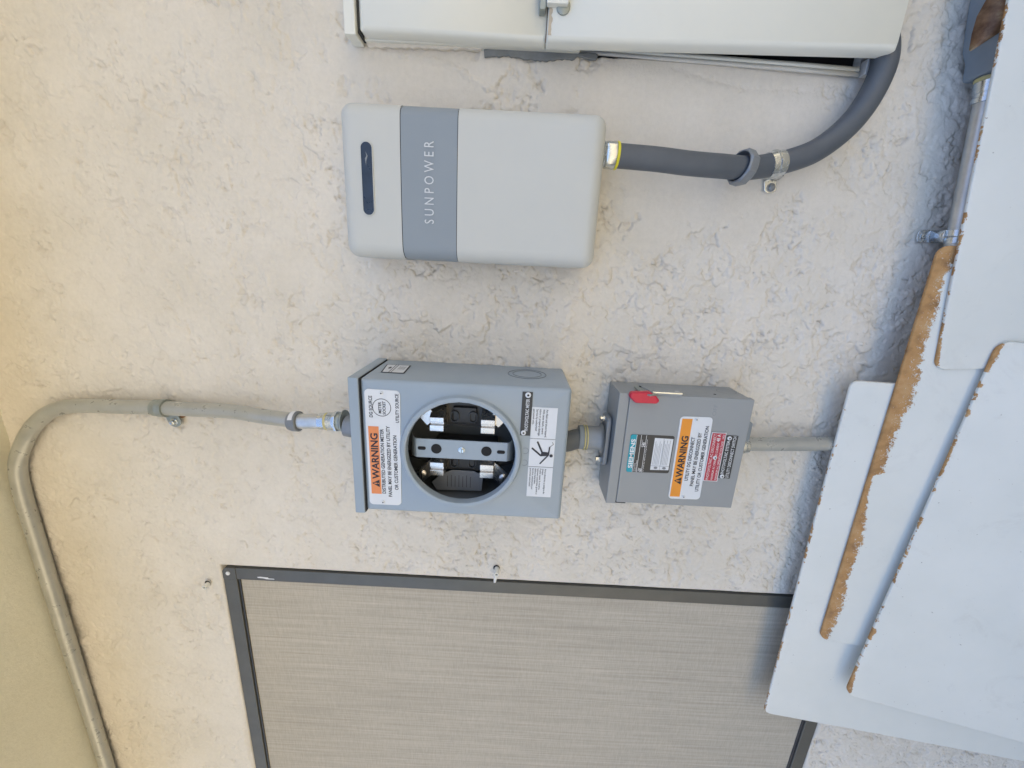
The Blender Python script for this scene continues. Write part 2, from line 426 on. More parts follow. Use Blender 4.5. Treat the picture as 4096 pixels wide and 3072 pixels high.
idx = np.arange(nx * nz).reshape(nz, nx)
qd = np.stack([idx[:-1, :-1], idx[:-1, 1:], idx[1:, 1:], idx[1:, :-1]], -1).reshape(-1, 4).astype(np.int32)
me = bpy.data.meshes.new('wall_face')
me.vertices.add(len(vv)); me.vertices.foreach_set('co', vv.ravel())
me.loops.add(qd.size); me.loops.foreach_set('vertex_index', qd.ravel())
me.polygons.add(len(qd)); me.polygons.foreach_set('loop_start', np.arange(0, qd.size, 4, dtype=np.int32))
me.polygons.foreach_set('use_smooth', np.ones(len(qd), dtype=bool))
me.update(calc_edges=True)
at = me.attributes.new('dirt_shade', 'FLOAT', 'POINT'); at.data.foreach_set('value', dirt_shade.reshape(-1).astype(np.float32))
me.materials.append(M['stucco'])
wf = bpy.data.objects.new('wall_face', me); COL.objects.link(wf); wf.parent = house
# the rest of the wall around the textured face
mb = MB()
mb.box(-4, WX0 + .002, -0.3, 0.0, 0, 2.40); mb.box(WX1 - .002, 3.5, -0.3, 0.0, 0, 2.40); mb.box(WX0 + .002, WX1 - .002, -0.3, 0.0, 0, WZ0 + .002)
mb.box(-4, 3.5, -5.0, -0.3, 0, 2.40)
mb.box(WX0 + .002, WX1 - .002, -0.3, -0.1, WZ0 + .002, 2.40)
obj('wall', mb, M['stucco_plain'], house)
mb = MB(); mb.box(-4.3, 3.8, -0.02, 0.40, 2.3985, 2.45)
obj('soffit', mb, M['soffit'], house)
mb = MB(); mb.box(-4.3, 3.8, 0.4005, 0.425, 2.38, 2.60)
obj('fascia', mb, M['cab_edge'], house, 0.003)
mb = MB(); mb.box(-4.3, 3.8, -5.2, 0.398, 2.452, 2.62)
obj('roof', mb, M['roof'], house)

# ------------------------------------------------------------------ window screen
scr = thing('window_screen', 'charcoal framed window screen with taupe woven mesh', 'window screen', (-0.95, 0.0, 0.80))
x0, x1, z0, z1 = -1.55, -0.5885, 0.7985, 2.053; fw = 0.0265; wf0, wf1 = -0.014, -0.001
def rail(x0_, x1_, z0_, z1_):
    mb = MB(); mb.box(x0_, x1_, wf0, wf1, z0_, z1_); return mb
for r_ in (rail(x0 + fw, x1 - fw, z1 - fw, z1), rail(x0 + fw, x1 - fw, z0, z0 + fw), rail(x1 - fw, x1, z0 + fw, z1 - fw), rail(x0, x0 + fw, z0 + fw, z1 - fw)):
    obj('frame_rail', r_, M['frame'], scr, 0.0012)
mb = MB(); mb.prism([(x1 - fw, z1 - fw), (x1 - fw, z1), (x1 - .008, z1), (x1, z1 - .006), (x1, z1 - fw)], wf0, wf1 + .0006)
cp = obj('corner_piece', mb, M['frame'], scr, 0.001)
mb = MB(); mb.lathe(P(x1 - .0125, wf1 + .0006, z1 - .0115), P(0, 1, 0), [(0, .0042), (.0012, .0040), (.0022, .0028), (.0025, .0006)], 20)
obj('screw', mb, M['whiteink'], cp)
for xa_, za_ in ((x0, z1 - fw), (x0, z0), (x1 - fw, z0)):
    mb = MB(); mb.box(xa_, xa_ + fw, wf0, wf1 + .0006, za_, za_ + fw); obj('corner_piece', mb, M['frame'], scr, 0.001)
mb = MB(); mb.box(x0 + fw - .003, x1 - fw + .003, -0.0105, -0.0075, z0 + fw - .003, z1 - fw + .003)
obj('mesh_fabric', mb, M['screen'], scr)
mb = MB()   # rubber bead holding the fabric
mb.box(x0 + fw, x1 - fw, -0.0075, -0.0045, z1 - fw - .004, z1 - fw - .0002); mb.box(x0 + fw, x1 - fw, -0.0075, -0.0045, z0 + fw + .0002, z0 + fw + .004)
mb.box(x1 - fw - .0035, x1 - fw - .0002, -0.0075, -0.0045, z0 + fw + .004, z1 - fw - .004)
obj('bead', mb, M['black'], scr, 0.001)
mb = MB(); mb.flat([(-0.6065, 1.985), (-0.6055, 1.978), (-0.6065, 1.963), (-0.6085, 1.962), (-0.6088, 1.951), (-0.6105, 1.951), (-0.6108, 1.966), (-0.6090, 1.974), (-0.6085, 1.983)], wf1 + .0004)
obj('torn_sticker', mb, M['whiteink'], scr)

# ------------------------------------------------------------------ wall plugs
def plug(x, z, L, label, flag=None):
    t = thing('wall_plug', label, 'wall plug', (x, 0, z), 'plastic plugs left in the wall')
    d = P(0.06, 1, -0.02)
    mb = MB(); mb.lathe(P(x, -0.006, z), d, [(0, .0045), (L, .0043), (L + .001, .0040), (L + .001, .0026), (L - .008, .0024)], 18)
    obj('sleeve', mb, M['plug'], t)
    mb = MB(); mb.lathe(P(x + .0015, 0.0012, z + .0005), P(0, 1, 0), [(0, .0062), (.0002, .0060)], 18)
    obj('drill_hole', mb, M['hole'], t)
    mb = MB(); mb.lathe(P(x, -0.006, z), d, [(0, .0024), (L - .002, .0024), (L - .0015, .001)], 12)
    obj('screw', mb, M['cast'], t)
    if flag:
        mb = MB(); o = P(x, -.006, z) + d * L
        mb.loops([[o + P(-.001, .0006, .004), o + P(-.001, .0006, -.003)], [o + P(-.012, .001, .005), o + P(-.012, .001, -.0005)], [o + P(-.019, -.0005, .0045), o + P(-.019, -.0005, .001)]], 0, False)
        e = obj('torn_skirt', mb, M['plug'], t); s_ = e.modifiers.new('s', 'SOLIDIFY'); s_.thickness = .0012
plug(-0.6275, 2.0835, 0.018, 'short grey plug sticking out above the window screen corner')
plug(-0.5555, 1.5125, 0.026, 'white plug with a torn skirt hanging over the screen frame', True)

# ------------------------------------------------------------------ white electrical cabinet
cab = thing('electrical_cabinet', 'white metal electrical service cabinet recessed in the wall', 'electrical cabinet', (0.45, 0, 1.03))
mb = MB(); mb.box(0.290, 0.62, -0.01, 0.012, 1.432, 1.725)
obj('upper_body', mb, M['cab'], cab, 0.002)
mb = MB()
shear = lambda pts_, zc, k: [(x + (z - zc) * k * (1 if x < .45 else 0), z) for x, z in pts_]
pl = shear(rrect(0.2905, 0.62, 1.4795, 1.7235, 0.004, 3), 1.6, .012); pl2 = shear(rrect(0.2955, 0.615, 1.4795 + .001, 1.7185, 0.004, 3), 1.6, .012)
mb.loops([[P(x, .0125, z) for x, z in pl], [P(x, .028, z) for x, z in pl], [P(x, .033, z) for x, z in pl2]], 0, True, False, True)
uc = obj('upper_cover', mb, M['cab'], cab, 0, 50)
mb = MB(); mb.prism([(0.285, 1.7265), (0.62, 1.7265), (0.62, 1.7415), (0.285, 1.7415)], 0.004, 0.036)
obj('rain_hood', mb, M['cab'], cab, 0.0015)
mb = MB(); mb.box(0.290, 0.60, 0.004, 0.029, 1.7236, 1.7264)
obj('hood_seam', mb, M['line'], cab)
ld = MB()
pl = shear(rrect(0.2885, 0.62, 1.0345, 1.4795, 0.003, 3), 1.27, -.019); pl2 = shear(rrect(0.2935, 0.615, 1.037, 1.4785, 0.004, 3), 1.27, -.019)
ld.loops([[P(x, .024, z) for x, z in pl], [P(x, .041, z) for x, z in pl], [P(x, .0455, z) for x, z in pl2]], 0, True, False, True)
ldo = obj('lower_door', ld, M['cab'], cab, 0, 50)
ldo['label'] = 'lower cabinet door standing slightly open'
mb = MB(); mb.box(0.2945, 0.62, 0.0242, 0.0245, 1.039, 1.476); obj('door_back', mb, M['inside'], ldo)
mb = MB(); mb.prism([(0.290, 1.4775), (0.60, 1.4775), (0.60, 1.4805), (0.290, 1.4800)], 0.028, 0.0338)
obj('rusty_seam', mb, M['rust'], cab)
random.seed(3)
mb = MB(); pts = []; xx = 0.290
while xx < 0.325: pts.append((xx, 1.4745 + random.uniform(-.0012, .0014))); xx += .003
mb.flat([(0.290, 1.4782)] + [(0.325, 1.4782)] + pts[::-1], 0.04605)
obj('rust_stain', mb, paint('pale rust stain', (0.50, 0.42, 0.32), 0.7, 0.1, 0), ldo)
mb = MB()   # frame flange of the recessed tub: two thin white strips slanting out below the door
mb.loops([[P(.2960, .002, 1.435), P(.2925, .002, 1.435)], [P(.2908, .005, 1.27), P(.2865, .005, 1.27)], [P(.2868, .006, 1.13), P(.2820, .006, 1.13)], [P(.2842, .006, 1.048), P(.2790, .006, 1.048)]], 0, False)
e = obj('tub_flange', mb, M['cab_edge'], cab); s_ = e.modifiers.new('s', 'SOLIDIFY'); s_.thickness = .004
mb = MB()
mb.loops([[P(.3005, .003, 1.435), P(.2966, .003, 1.435)], [P(.2962, .006, 1.27), P(.2915, .006, 1.27)], [P(.2922, .007, 1.13), P(.2875, .007, 1.13)], [P(.2898, .007, 1.050), P(.2850, .007, 1.050)]], 0, False)
e = obj('tub_lip', mb, M['cab'], cab); s_ = e.modifiers.new('s', 'SOLIDIFY'); s_.thickness = .004
mb = MB(); mb.box(0.2905, 0.60, -0.02, -0.015, 1.046, 1.43); obj('tub_back', mb, M['hole'], cab)
mb = MB(); mb.box(0.2795, 0.2985, 0.0, 0.012, 1.031, 1.0455)
obj('tub_corner', mb, M['cab_edge'], cab, 0.001)
mb = MB(); mb.prism([(0.3150, 1.4905), (0.3150, 1.4835), (0.3175, 1.4825), (0.355, 1.4825), (0.355, 1.4905)], 0.034, 0.050)
lt = obj('latch', mb, M['zinc_green'], cab, 0.001)
mb = MB(); mb.prism(rrect(0.3185, 0.355, 1.4555, 1.4822, .0015, 3), 0.046, 0.056); obj('latch_tongue', mb, M['cab'], lt, 0.001)
mb = MB(); mb.lathe(P(0.3195, 0.0456, 1.461), P(0, 1, 0), [(0, .0085), (.003, .0085), (.004, .006)], 16); obj('latch_pin', mb, M['zinc_green'], lt)
# grey mortar joint and broken stucco lip at the cabinet's edge
random.seed(5)
def ragged(x_of, z0_, z1_, n, amp):
    return [(x_of(z0_ + (z1_ - z0_) * i / n) + random.uniform(-amp, amp), z0_ + (z1_ - z0_) * i / n) for i in range(n + 1)]
up_ = ragged(lambda z: 0.2815 + 0.0015 * math.sin(z * 75) + (0.004 if z < 1.435 else 0), 1.562, 1.408, 46, 0.0010)
mb = MB(); mb.prism([(0.292, 1.563)] + up_ + [(0.2900, 1.406), (0.292, 1.41)], 0.0003, 0.0050)
obj('mortar_joint', mb, M['mortar'], house, 0.0015)
low_ = ragged(lambda z: 0.2868 - (z - 1.64) * .02, 1.722, 1.566, 30, 0.0012)
mb = MB(); mb.prism([(0.292, 1.724)] + low_ + [(0.292, 1.564)], 0.0003, 0.0068)
obj('plaster_lip', mb, M['stucco_plain'], house, 0.002)

# ------------------------------------------------------------------ solar monitor box
mon = thing('monitor_box', 'pale grey solar monitor box with blue grey band and slot window', 'monitor box', (0.1, 0, 1.40))
bx0, bx1, bz0, bz1 = 0.0085, 0.1955, 1.3970, 1.7365
def shell(ins):
    out = []; r0 = 0.0155
    prof = [(0.010, 0.004), (0.001, 0.010), (0, 0.02), (0, 0.068)]
    for k in range(1, 9):
        a = math.pi / 2 * k / 8; prof.append((0.019 * (1 - math.cos(a)), 0.068 + 0.022 * math.sin(a)))
    prof += [(0.045, 0.0912), (0.08, 0.0916)]
    for i_, w in prof:
        i2 = i_ + ins
        r = max(0.004, r0 - i2 * 0.6)
        out.append([P(x, max(w - ins, 0.002), z) for x, z in rrect(bx0 + i2, bx1 - i2, bz0 + i2, bz1 - i2, r, 8, 10)])
    return out
def body(name, zl, zh, material, ins=0):
    mb = MB(); mb.loops(shell(ins), 0, True, True, True)
    o = obj(name, mb, material, mon, 0, 60)
    bm = bmesh.new(); bm.from_mesh(o.data)
    for z_, s_ in ((zl, 1), (zh, -1)):
        if z_ is None: continue
        bmesh.ops.bisect_plane(bm, geom=bm.verts[:] + bm.edges[:] + bm.faces[:], plane_co=Vector((0, 0, z_)) - Vector(mon.location), plane_no=(0, 0, s_), clear_inner=True)
    bm.to_mesh(o.data); bm.free(); return o
ZS1, ZS2 = 1.6565, 1.5845
core_ = body('housing', None, None, M['line'], 0.0022)
body('top_cover', ZS1 + .0004, None, M['cover'])
bd = body('band', ZS2 + .0004, ZS1 - .0004, M['band'], 0.0004)
body('bottom_cover', None, ZS2 - .0004, M['cover'])
mb = MB(); sl_ = rrect(0.0615, 0.147, 1.6925, 1.7065, 0.0069, 8)
mb.prism(sl_, 0.088, 0.0923)
sw = obj('status_window', mb, M['window_dark'], mon)
mb = MB(); so_ = rrect(0.0607, 0.1478, 1.6917, 1.7073, 0.0077, 8)
mb.loops([[P(x, .0915, z) for x, z in so_], [P(x, .0925, z) for x, z in so_], [P(x, .0925, z) for x, z in sl_], [P(x, .0905, z) for x, z in sl_]])
obj('window_rim', mb, M['cover'], sw)
mb = MB(); mb.flat([(0.125, 1.700), (0.131, 1.698), (0.136, 1.7005), (0.131, 1.6995), (0.128, 1.7015), (0.120, 1.7005)], 0.09245)
obj('scuff', mb, M['greyink'], sw)
mb = MB(); text(mb, 'S U N P O W E R', (0.0545, 1.6145), (0.1515, 1.6145), 0.0125, front(0.0920))
obj('lettering', mb, M['ink_pale'], bd)

# ------------------------------------------------------------------ hose from the monitor box to the cabinet
hose = thing('flexible_conduit', 'thick slate grey flexible conduit curving up behind the white cabinet', 'conduit', (0.157, 0.045, 1.39))
hp = spline([P(.1565, .05, 1.392), P(.1560, .05, 1.3700), P(.1543, .050, 1.3220), P(.1518, .048, 1.2770), P(.1515, .044, 1.236), P(.1526, .037, 1.193), P(.1590, .030, 1.159),
             P(.1665, .029, 1.1315), P(.1795, .029, 1.1005), P(.2016, .028, 1.0725), P(.2268, .027, 1.0520), P(.258, .025, 1.0375), P(.288, .022, 1.0305), P(.316, .018, 1.0340), P(.345, .010, 1.046), P(.36, -.01, 1.062)], 8)
mb = MB(); mb.tube(hp, 0.0152, 28)
tb = obj('tube', mb, M['hose'], hose)
mb = MB(); d = (hp[6] - hp[0]).normalized()
mb.lathe(P(.1568, .05, 1.4015), d, [(0, .0158), (.0015, .0165), (.003, .0158), (.0045, .0165), (.006, .0158), (.0075, .0165), (.009, .0158), (.0105, .0165), (.012, .0168), (.022, .0172), (.024, .0165)], 32)
obj('connector', mb, M['zinc'], hose)
mb = MB(); mb.lathe(P(.1568, .05, 1.4015) + d * .0238, d, [(0, .0171), (.0005, .0174), (.0032, .0170), (.0036, .016)], 32)
obj('sealing_ring', mb, M['yellow'], hose)
def along(pts, z):
    i = min(range(1, len(pts) - 1), key=lambda k: abs(pts[k].z - z)); return pts[i], (pts[i + 1] - pts[i - 1]).normalized()
pc_, dc_ = along(hp, 1.196)
dc_ = (dc_ + Vector((-0.22, 0.12, 0))).normalized()
mb = MB(); n = 6
mb.loops([[pc_ + dc_ * h + (dc_.orthogonal().normalized() * math.cos(q) + dc_.cross(dc_.orthogonal().normalized()) * math.sin(q)) * (r if not hx else r / math.cos(((q + math.pi / 8) % (math.pi / 4)) - math.pi / 8)) for q in [2 * math.pi * k / 64 for k in range(64)]]
          for h, r, hx in [(-.002, .0180, 0), (-.009, .0190, 0), (-.009, .0205, 0), (-.007, .0215, 1), (.004, .0215, 1), (.006, .0200, 0), (.0075, .0168, 0), (.002, .0158, 0), (-.002, .0180, 0)]])
lo_ = obj('gland_nut', mb, M['cast'], None, 0, 25)
tag(lo_, 'loose grey hexagonal gland nut slid onto the dark flexible conduit', 'nut')
# strap on the hose
st = thing('pipe_strap', 'shiny one-hole strap holding the dark flexible conduit', 'pipe strap', (0.15, 0, 1.14), 'straps holding conduits to the wall')
pc2, dc2 = along(hp, 1.152)
mb = MB(); a_ = dc2.orthogonal().normalized(); b_ = dc2.cross(a_)
mb.lathe(pc2, dc2, [(-.0098, .0154), (-.0098, .0168), (-.0018, .0170), (-.0008, .0186), (.0008, .0186), (.0018, .0170), (.0098, .0168), (.0098, .0154)], 36)
obj('band', mb, M['zinc'], st)
mb = MB()
mb.loops([[P(.1475, .020, 1.1480), P(.1490, .020, 1.1300)], [P(.1445, .010, 1.1478), P(.1460, .010, 1.1300)], [P(.1440, .0042, 1.1476), P(.1450, .0042, 1.1298)]], 0, False)
e = obj('tab_bend', mb, M['zinc'], st); s_ = e.modifiers.new('s', 'SOLIDIFY'); s_.thickness = .0018
mb = MB(); mb.prism([(0.1450, 1.1480), (0.1460, 1.1300), (0.1335, 1.1270), (0.1305, 1.1300), (0.1290, 1.1370), (0.1300, 1.1420), (0.1325, 1.1450)], 0.0015, 0.0042)
tab = obj('tab', mb, M['zinc'], st, 0.0008)
mb = MB(); mb.lathe(P(0.1365, .0042, 1.1360), P(0, 1, 0), [(0, .0062), (.0008, .0062), (.001, .0046), (.0025, .0042), (.0038, .002), (.0036, .0004)], 20)
obj('screw', mb, M['cast'], tab)

# ------------------------------------------------------------------ conduit above the meter box
tc = thing('steel_conduit', 'long bent grey conduit running along the soffit and down to the meter box', 'conduit', (-0.25, 0.03, 1.78))
CZ, CW = 2.3835, 0.0155
tp = spline([P(-1.62, CW, CZ), P(-1.2, CW, CZ), P(-.8, CW, CZ), P(-.52, CW, CZ), P(-.425, CW, CZ - .001), P(-.372, .0155, 2.3735), P(-.330, .016, 2.350), P(-.298, .0165, 2.3235), P(-.272, .017, 2.290), P(-.2595, .0175, 2.255), P(-.2555, .018, 2.215),
             P(-.2545, .018, 2.165), P(-.2525, .019, 2.084), P(-.2510, .022, 2.020), P(-.2490, .028, 1.965), P(-.2500, .038, 1.915), P(-.2505, .046, 1.87), P(-.2500, .051, 1.835), P(-.2480, .053, 1.806)], 8)
mb = MB(); mb.tube(tp, 0.0122, 28)
obj('tube', mb, M['emt_painted'], tc)
dn = (tp[-1] - tp[-3]).normalized()
e0 = tp[-1] + dn * .0
mb = MB(); mb.tube([e0 - dn * .034, e0 + dn * .003], 0.0124, 28)
obj('bare_end', mb, M['emt'], tc)
mb = MB(); q0 = tp[-1] - dn * 0.046
mb.lathe(q0, dn, [(-.005, .0125), (-.005, .0142), (.0015, .0162), (.010, .0168), (.0112, .0155), (.0112, .0127)], 24)
cl_ = obj('loose_ring', mb, M['cast'], tc)
mb = MB(); mb.loops([[q0 + dn * h + (dn.orthogonal().normalized() * math.cos(q) + dn.cross(dn.orthogonal().normalized()) * math.sin(q)) * r for q in [math.radians(200 + 8 * k) for k in range(12)]] for h, r in ((.000 , .0163), (.008, .01715))], 0, False)
obj('paint_chip', mb, M['whiteink'], cl_)
mb = MB()
mb.lathe(e0, dn, [(-.0005, .0126), (.0, .0132), (.006, .0134), (.0065, .0126), (.0075, .0140), (.0105, .0141)], 28)
obj('collar', mb, M['zinc'], tc)
mb = MB(); mb.lathe(e0, dn, [(.0105, .0139), (.0108, .0143), (.014, .0144), (.0143, .0139)], 28)
obj('sealing_ring', mb, M['paleyellow'], tc)
mb = MB(); prof = [(.0143, .0140)]
for k in range(6): prof += [(.0145 + k * .0017, .0146), (.0153 + k * .0017, .0140)]
prof += [(.0255, .0140)]
mb.lathe(e0, dn, prof, 28); obj('thread', mb, M['zinc'], tc)
mb = MB(); mb.lathe(e0, dn, [(.0255, .0150), (.0265, .0172), (.0305, .0172), (.0315, .0150)], 8); obj('lock_nut', mb, M['zinc'], tc, 0.0006, 25)
mb = MB(); mb.lathe(e0, dn, [(.0315, .0140), (.033, .0146), (.035, .0140), (.037, .0146), (.038, .0165), (.040, .0185), (.0415, .0185), (.042, .0172)], 28); obj('flange', mb, M['zinc_green'], tc)
mb = MB(); mb.lathe(P(-.2545, .0585, 1.7236), P(0.07, -0.06, 1), [(0, .0188), (.002, .0188), (.030, .0176), (.0395, .0172)], 28); obj('hub', mb, M['cast'], tc)
# strap
st2 = thing('pipe_strap', 'dull green grey one-hole strap on the upper bent conduit', 'pipe strap', (-0.27, 0, 2.08), 'straps holding conduits to the wall')
pc3, dc3 = along(tp, 2.090)
mb = MB(); mb.lathe(pc3, dc3, [(-.0105, .0124), (-.0105, .0138), (-.003, .0142), (-.001, .0152), (.001, .0152), (.003, .0150), (.0105, .0154), (.0105, .0140)], 32)
obj('band', mb, M['zinc_green'], st2)
mb = MB(); mb.prism([(-.266, 2.096), (-.268, 2.0985)] + [(-.2800 + .0105 * math.cos(math.radians(a)), 2.0835 + .0115 * math.sin(math.radians(a))) for a in range(100, 301, 20)] + [(-.267, 2.076), (-.264, 2.080)], 0.006, 0.0095)
tab = obj('tab', mb, M['zinc_green'], st2, 0.001)
mb = MB(); mb.lathe(P(-.2805, .0095, 2.083), P(-.1, 1, .05), [(0, .0066), (.001, .0066), (.0012, .0042), (.006, .0040), (.0068, .003), (.0062, .0006)], 20)
obj('screw', mb, M['zinc'], tab)
mb = MB(); mb.prism([(-.2665 + .009 * math.cos(math.radians(a)), 2.0735 + .007 * math.sin(math.radians(a))) for a in range(0, 360, 30)], 0.0012, 0.004)
obj('spacer', mb, M['rust'], st2)

# ------------------------------------------------------------------ meter socket box
mt = thing('meter_socket', 'blue grey meter box with a round open socket and white warning label', 'meter box', (-0.255, 0, 1.42))
ax0, ax1, az0, az1, aw = -0.3590, -0.1525, 1.4175, 1.7110, 0.125
NC = 10; MID = 14
rc_ = Vector((-0.2555, 1.5690)); RO = 0.0865; RI = 0.0778
def rl(ins, w): return [P(x, w, z) for x, z in rrect(ax0 + ins, ax1 - ins, az0 + ins, az1 - ins, max(.0015, .004 - ins), NC, MID)]
def circ_for(r, w):
    out = []
    for x, z in rrect(ax0 + .004, ax1 - .004, az0 + .004, az1 - .004, .0015, NC, MID):
        a = math.atan2(z - rc_.y, x - rc_.x); out.append(P(rc_.x + r * math.cos(a), w, rc_.y + r * math.sin(a)))
    return out
mb = MB()
mb.loops([rl(0, 0.002), rl(0, aw - .006), rl(.0008, aw - .003), rl(.003, aw - .0008), rl(.006, aw), circ_for(RO + .004, aw), circ_for(RO + .001, aw + .0015), circ_for(RO, aw + .005),
          circ_for(RO - .0015, aw + .0078), circ_for((RO + RI) / 2, aw + .0088), circ_for(RI + .001, aw + .0078), circ_for(RI, aw + .005), circ_for(RI, aw - .004), circ_for(RI + .0015, aw - .004)])
bo = obj('body', mb, M['grey'], mt, 0, 40)
mb = MB(); mb.loops([rl(.0012, aw - .007), rl(.0012, 0.004)], 0, True, False, True); obj('interior', mb, M['inside'], mt, 0, 40)
mb = MB()   # cap
cz0, cz1 = 1.7115, 1.7262
c0 = rrect(-0.3615, -0.1505, cz0, cz1, .0015, 3)
mb.prism([(-0.3615, cz0), (-0.1505, cz0), (-0.1505, cz1), (-0.3615, cz1)], 0.0, aw + .004)
obj('top_cap', mb, M['grey'], mt, 0.0015)
mb = MB(); mb.box(-0.3600, -0.1518, .002, aw + .0025, 1.7105, 1.7122); obj('cap_seam', mb, M['line'], mt)
def plate(name, quad, w, material, parent, r=0.004, th=.0009, bevel=.0003):
    mb = MB(); mb.prism(quad_round(quad, r), w, w + th); return obj(name, mb, material, parent, bevel)
def rivet(parent, x, z, w, r=0.0026, material=None, name='rivet'):
    mb = MB(); mb.lathe(P(x, w, z), P(0, 1, 0), [(0, r), (.0006, r), (.0014, r * .75), (.0015, r * .4)], 18); 
    mb.lathe(P(x, w + .00152, z), P(0, 1, 0), [(0, r * .4), (.0002, r * .38)], 12, 1)
    return obj(name, mb, [material or M['white'], M['ink']], parent)
W1 = aw
# reader's view: label top is world up
wl = plate('warning_label', [(-.3475, 1.7050), (-.1665, 1.7050), (-.1672, 1.6552), (-.3468, 1.6575)], W1, M['white'], mt, .006)
f1 = quad_map([(-.3475, 1.7050), (-.1665, 1.7050), (-.1672, 1.6552), (-.3468, 1.6575)])
mb = MB(); tw = W1 + .0011
mb.flat([(-.3290, 1.7012), (-.2215, 1.7018), (-.2215, 1.6868), (-.3290, 1.6862)], tw, 0)
text(mb, 'WARNING', (-.3045, 1.6886), (-.2320, 1.6890), 0.0104, front(tw + .0002), 1, 0.028)
text(mb, 'DISTRIBUTED GENERATION METER', (-.3280, 1.6800), (-.2250, 1.6802), 0.0052, front(tw), 1, 0.022)
text(mb, 'PANEL MAY BE ENERGIZED BY UTILITY', (-.3330, 1.6708), (-.2200, 1.6712), 0.0052, front(tw), 1, 0.022)
text(mb, 'OR CUSTOMER GENERATION', (-.3210, 1.6612), (-.2340, 1.6618), 0.0052, front(tw), 1, 0.022)
text(mb, 'DG SOURCE', (-.2080, 1.6945), (-.1762, 1.6945), 0.0050, front(tw), 1, 0.022)
text(mb, 'METER', (-.2015, 1.6820), (-.1845, 1.6820), 0.0042, front(tw), 1, 0.022)
text(mb, 'SOCKET', (-.2030, 1.6760), (-.1833, 1.6760), 0.0042, front(tw), 1, 0.022)
text(mb, 'UTILITY SOURCE', (-.2145, 1.6575), (-.1718, 1.6575), 0.0048, front(tw), 1, 0.022)
def ring(mb, cx, cz, r, t, w, mi, n=40):
    a = [2 * math.pi * k / n for k in range(n)]
    mb.loops([[P(cx + r * math.cos(q), w, cz + r * math.sin(q)) for q in a], [P(cx + (r - t) * math.cos(q), w, cz + (r - t) * math.sin(q)) for q in a]], mi)
ring(mb, -.1928, 1.6813, .0132, .0009, tw, 1)
def warn_tri(mb, cx, cz, s, w, mi, mi2):
    mb.flat([(cx - s * .55, cz), (cx + s * .55, cz), (cx, cz + s)], w, mi)
    mb.flat([(cx - s * .07, cz + s * .3), (cx + s * .07, cz + s * .3), (cx + s * .09, cz + s * .7), (cx - s * .09, cz + s * .7)], w + .0002, mi2)
    mb.flat([(cx - s * .07, cz + s * .1), (cx + s * .07, cz + s * .1), (cx + s * .07, cz + s * .22), (cx - s * .07, cz + s * .22)], w + .0002, mi2)
warn_tri(mb, -.3115, 1.6886, .0112, tw + .0002, 1, 0)
obj('lettering', mb, [M['orange'], M['ink']], wl)
rivet(wl, -.1718, 1.6812, W1 + .001); rivet(wl, -.3425, 1.6846, W1 + .001)

bp = plate('name_plate', [(-.2238, 1.4858), (-.1590, 1.4858), (-.1590, 1.4714), (-.2238, 1.4714)], W1, M['blackplate'], mt, .0004, .0012)
mb = MB(); text(mb, 'PHOTOVOLTAIC METER', (-.2165, 1.4755), (-.1690, 1.4755), 0.0048, front(W1 + .0015), 0, .02)
obj('lettering', mb, M['ink_pale'], bp)
rivet(bp, -.1635, 1.4778, W1 + .0012, .0040); rivet(bp, -.2195, 1.4812, W1 + .0012, .0036)

wh = plate('shock_hazard_label', [(-.3205, 1.4712), (-.1808, 1.4712), (-.1808, 1.4352), (-.3205, 1.4352)], W1, M['white'], mt, .0006, .0004, 0)
mb = MB(); tw = W1 + .0006
# this label is stuck on upside down to the rest: its writing reads the other way round
def T2(s, a, b, h, mi=0, bold=.01): text(mb, s, a, b, h, front(tw), mi, bold)
for i, s_ in enumerate(('Arc flash and shock hazard.', 'Will cause death, severe', 'injury or property damage.', 'Service by authorized', 'personnel only.')):
    L_ = len(s_) * .00155; z_ = 1.4475 + i * .0046
    T2(s_, (-.1835, z_ + .0035), (-.1835 - L_, z_ + .0035), .0030)
for i, s_ in enumerate(('Arco electrico y peligro de', 'choque.', 'Puede causar la muerte,', 'lesiones corporales graves o', 'da\u00f1os materiales.', 'Servicio unicamente por', 'personal autorizado.')):
    L_ = len(s_) * .00150; z_ = 1.4445 + i * .0036
    T2(s_, (-.2745, z_ + .0025), (-.2745 - L_, z_ + .0025), .0026)
mb.box(-.2281, -.2277, tw, tw + .0002, 1.4352, 1.4712); mb.box(-.2719, -.2715, tw, tw + .0002, 1.4352, 1.4712)
def bar(mb, a, b, t, w, mi=0):
    a = Vector(a); b = Vector(b); d = (b - a).normalized() * t / 2; n_ = Vector((-d.y, d.x))
    poly = [a - d * .5 + n_, a - d - n_ * 0, a - d * .5 - n_, b + d * .5 - n_, b + d, b + d * .5 + n_]
    mb.flat([(p.x, p.y) for p in poly], w, mi)
bar(mb, (-.2330, 1.4600), (-.2480, 1.4530), .0026, tw + .0002); bar(mb, (-.2430, 1.4670), (-.2535, 1.4545), .0026, tw + .0002)
mb.flat([(-.2475, 1.4535), (-.2548, 1.4550), (-.2535, 1.4430), (-.2480, 1.4435)], tw + .0003)
bar(mb, (-.2520, 1.4435), (-.2400, 1.4425), .0020, tw + .0005); bar(mb, (-.2530, 1.4440), (-.2660, 1.4545), .0020, tw + .0004)
bar(mb, (-.2400, 1.4425), (-.2350, 1.4375), .0007, tw + .0006); bar(mb, (-.2350, 1.4375), (-.2320, 1.4390), .0007, tw + .0007)
mb.flat([(-.2530 + .0024 * math.cos(q), 1.4395 + .0024 * math.sin(q)) for q in [2 * math.pi * k / 16 for k in range(16)]], tw + .0008)
obj('lettering', mb, M['ink'], wh)
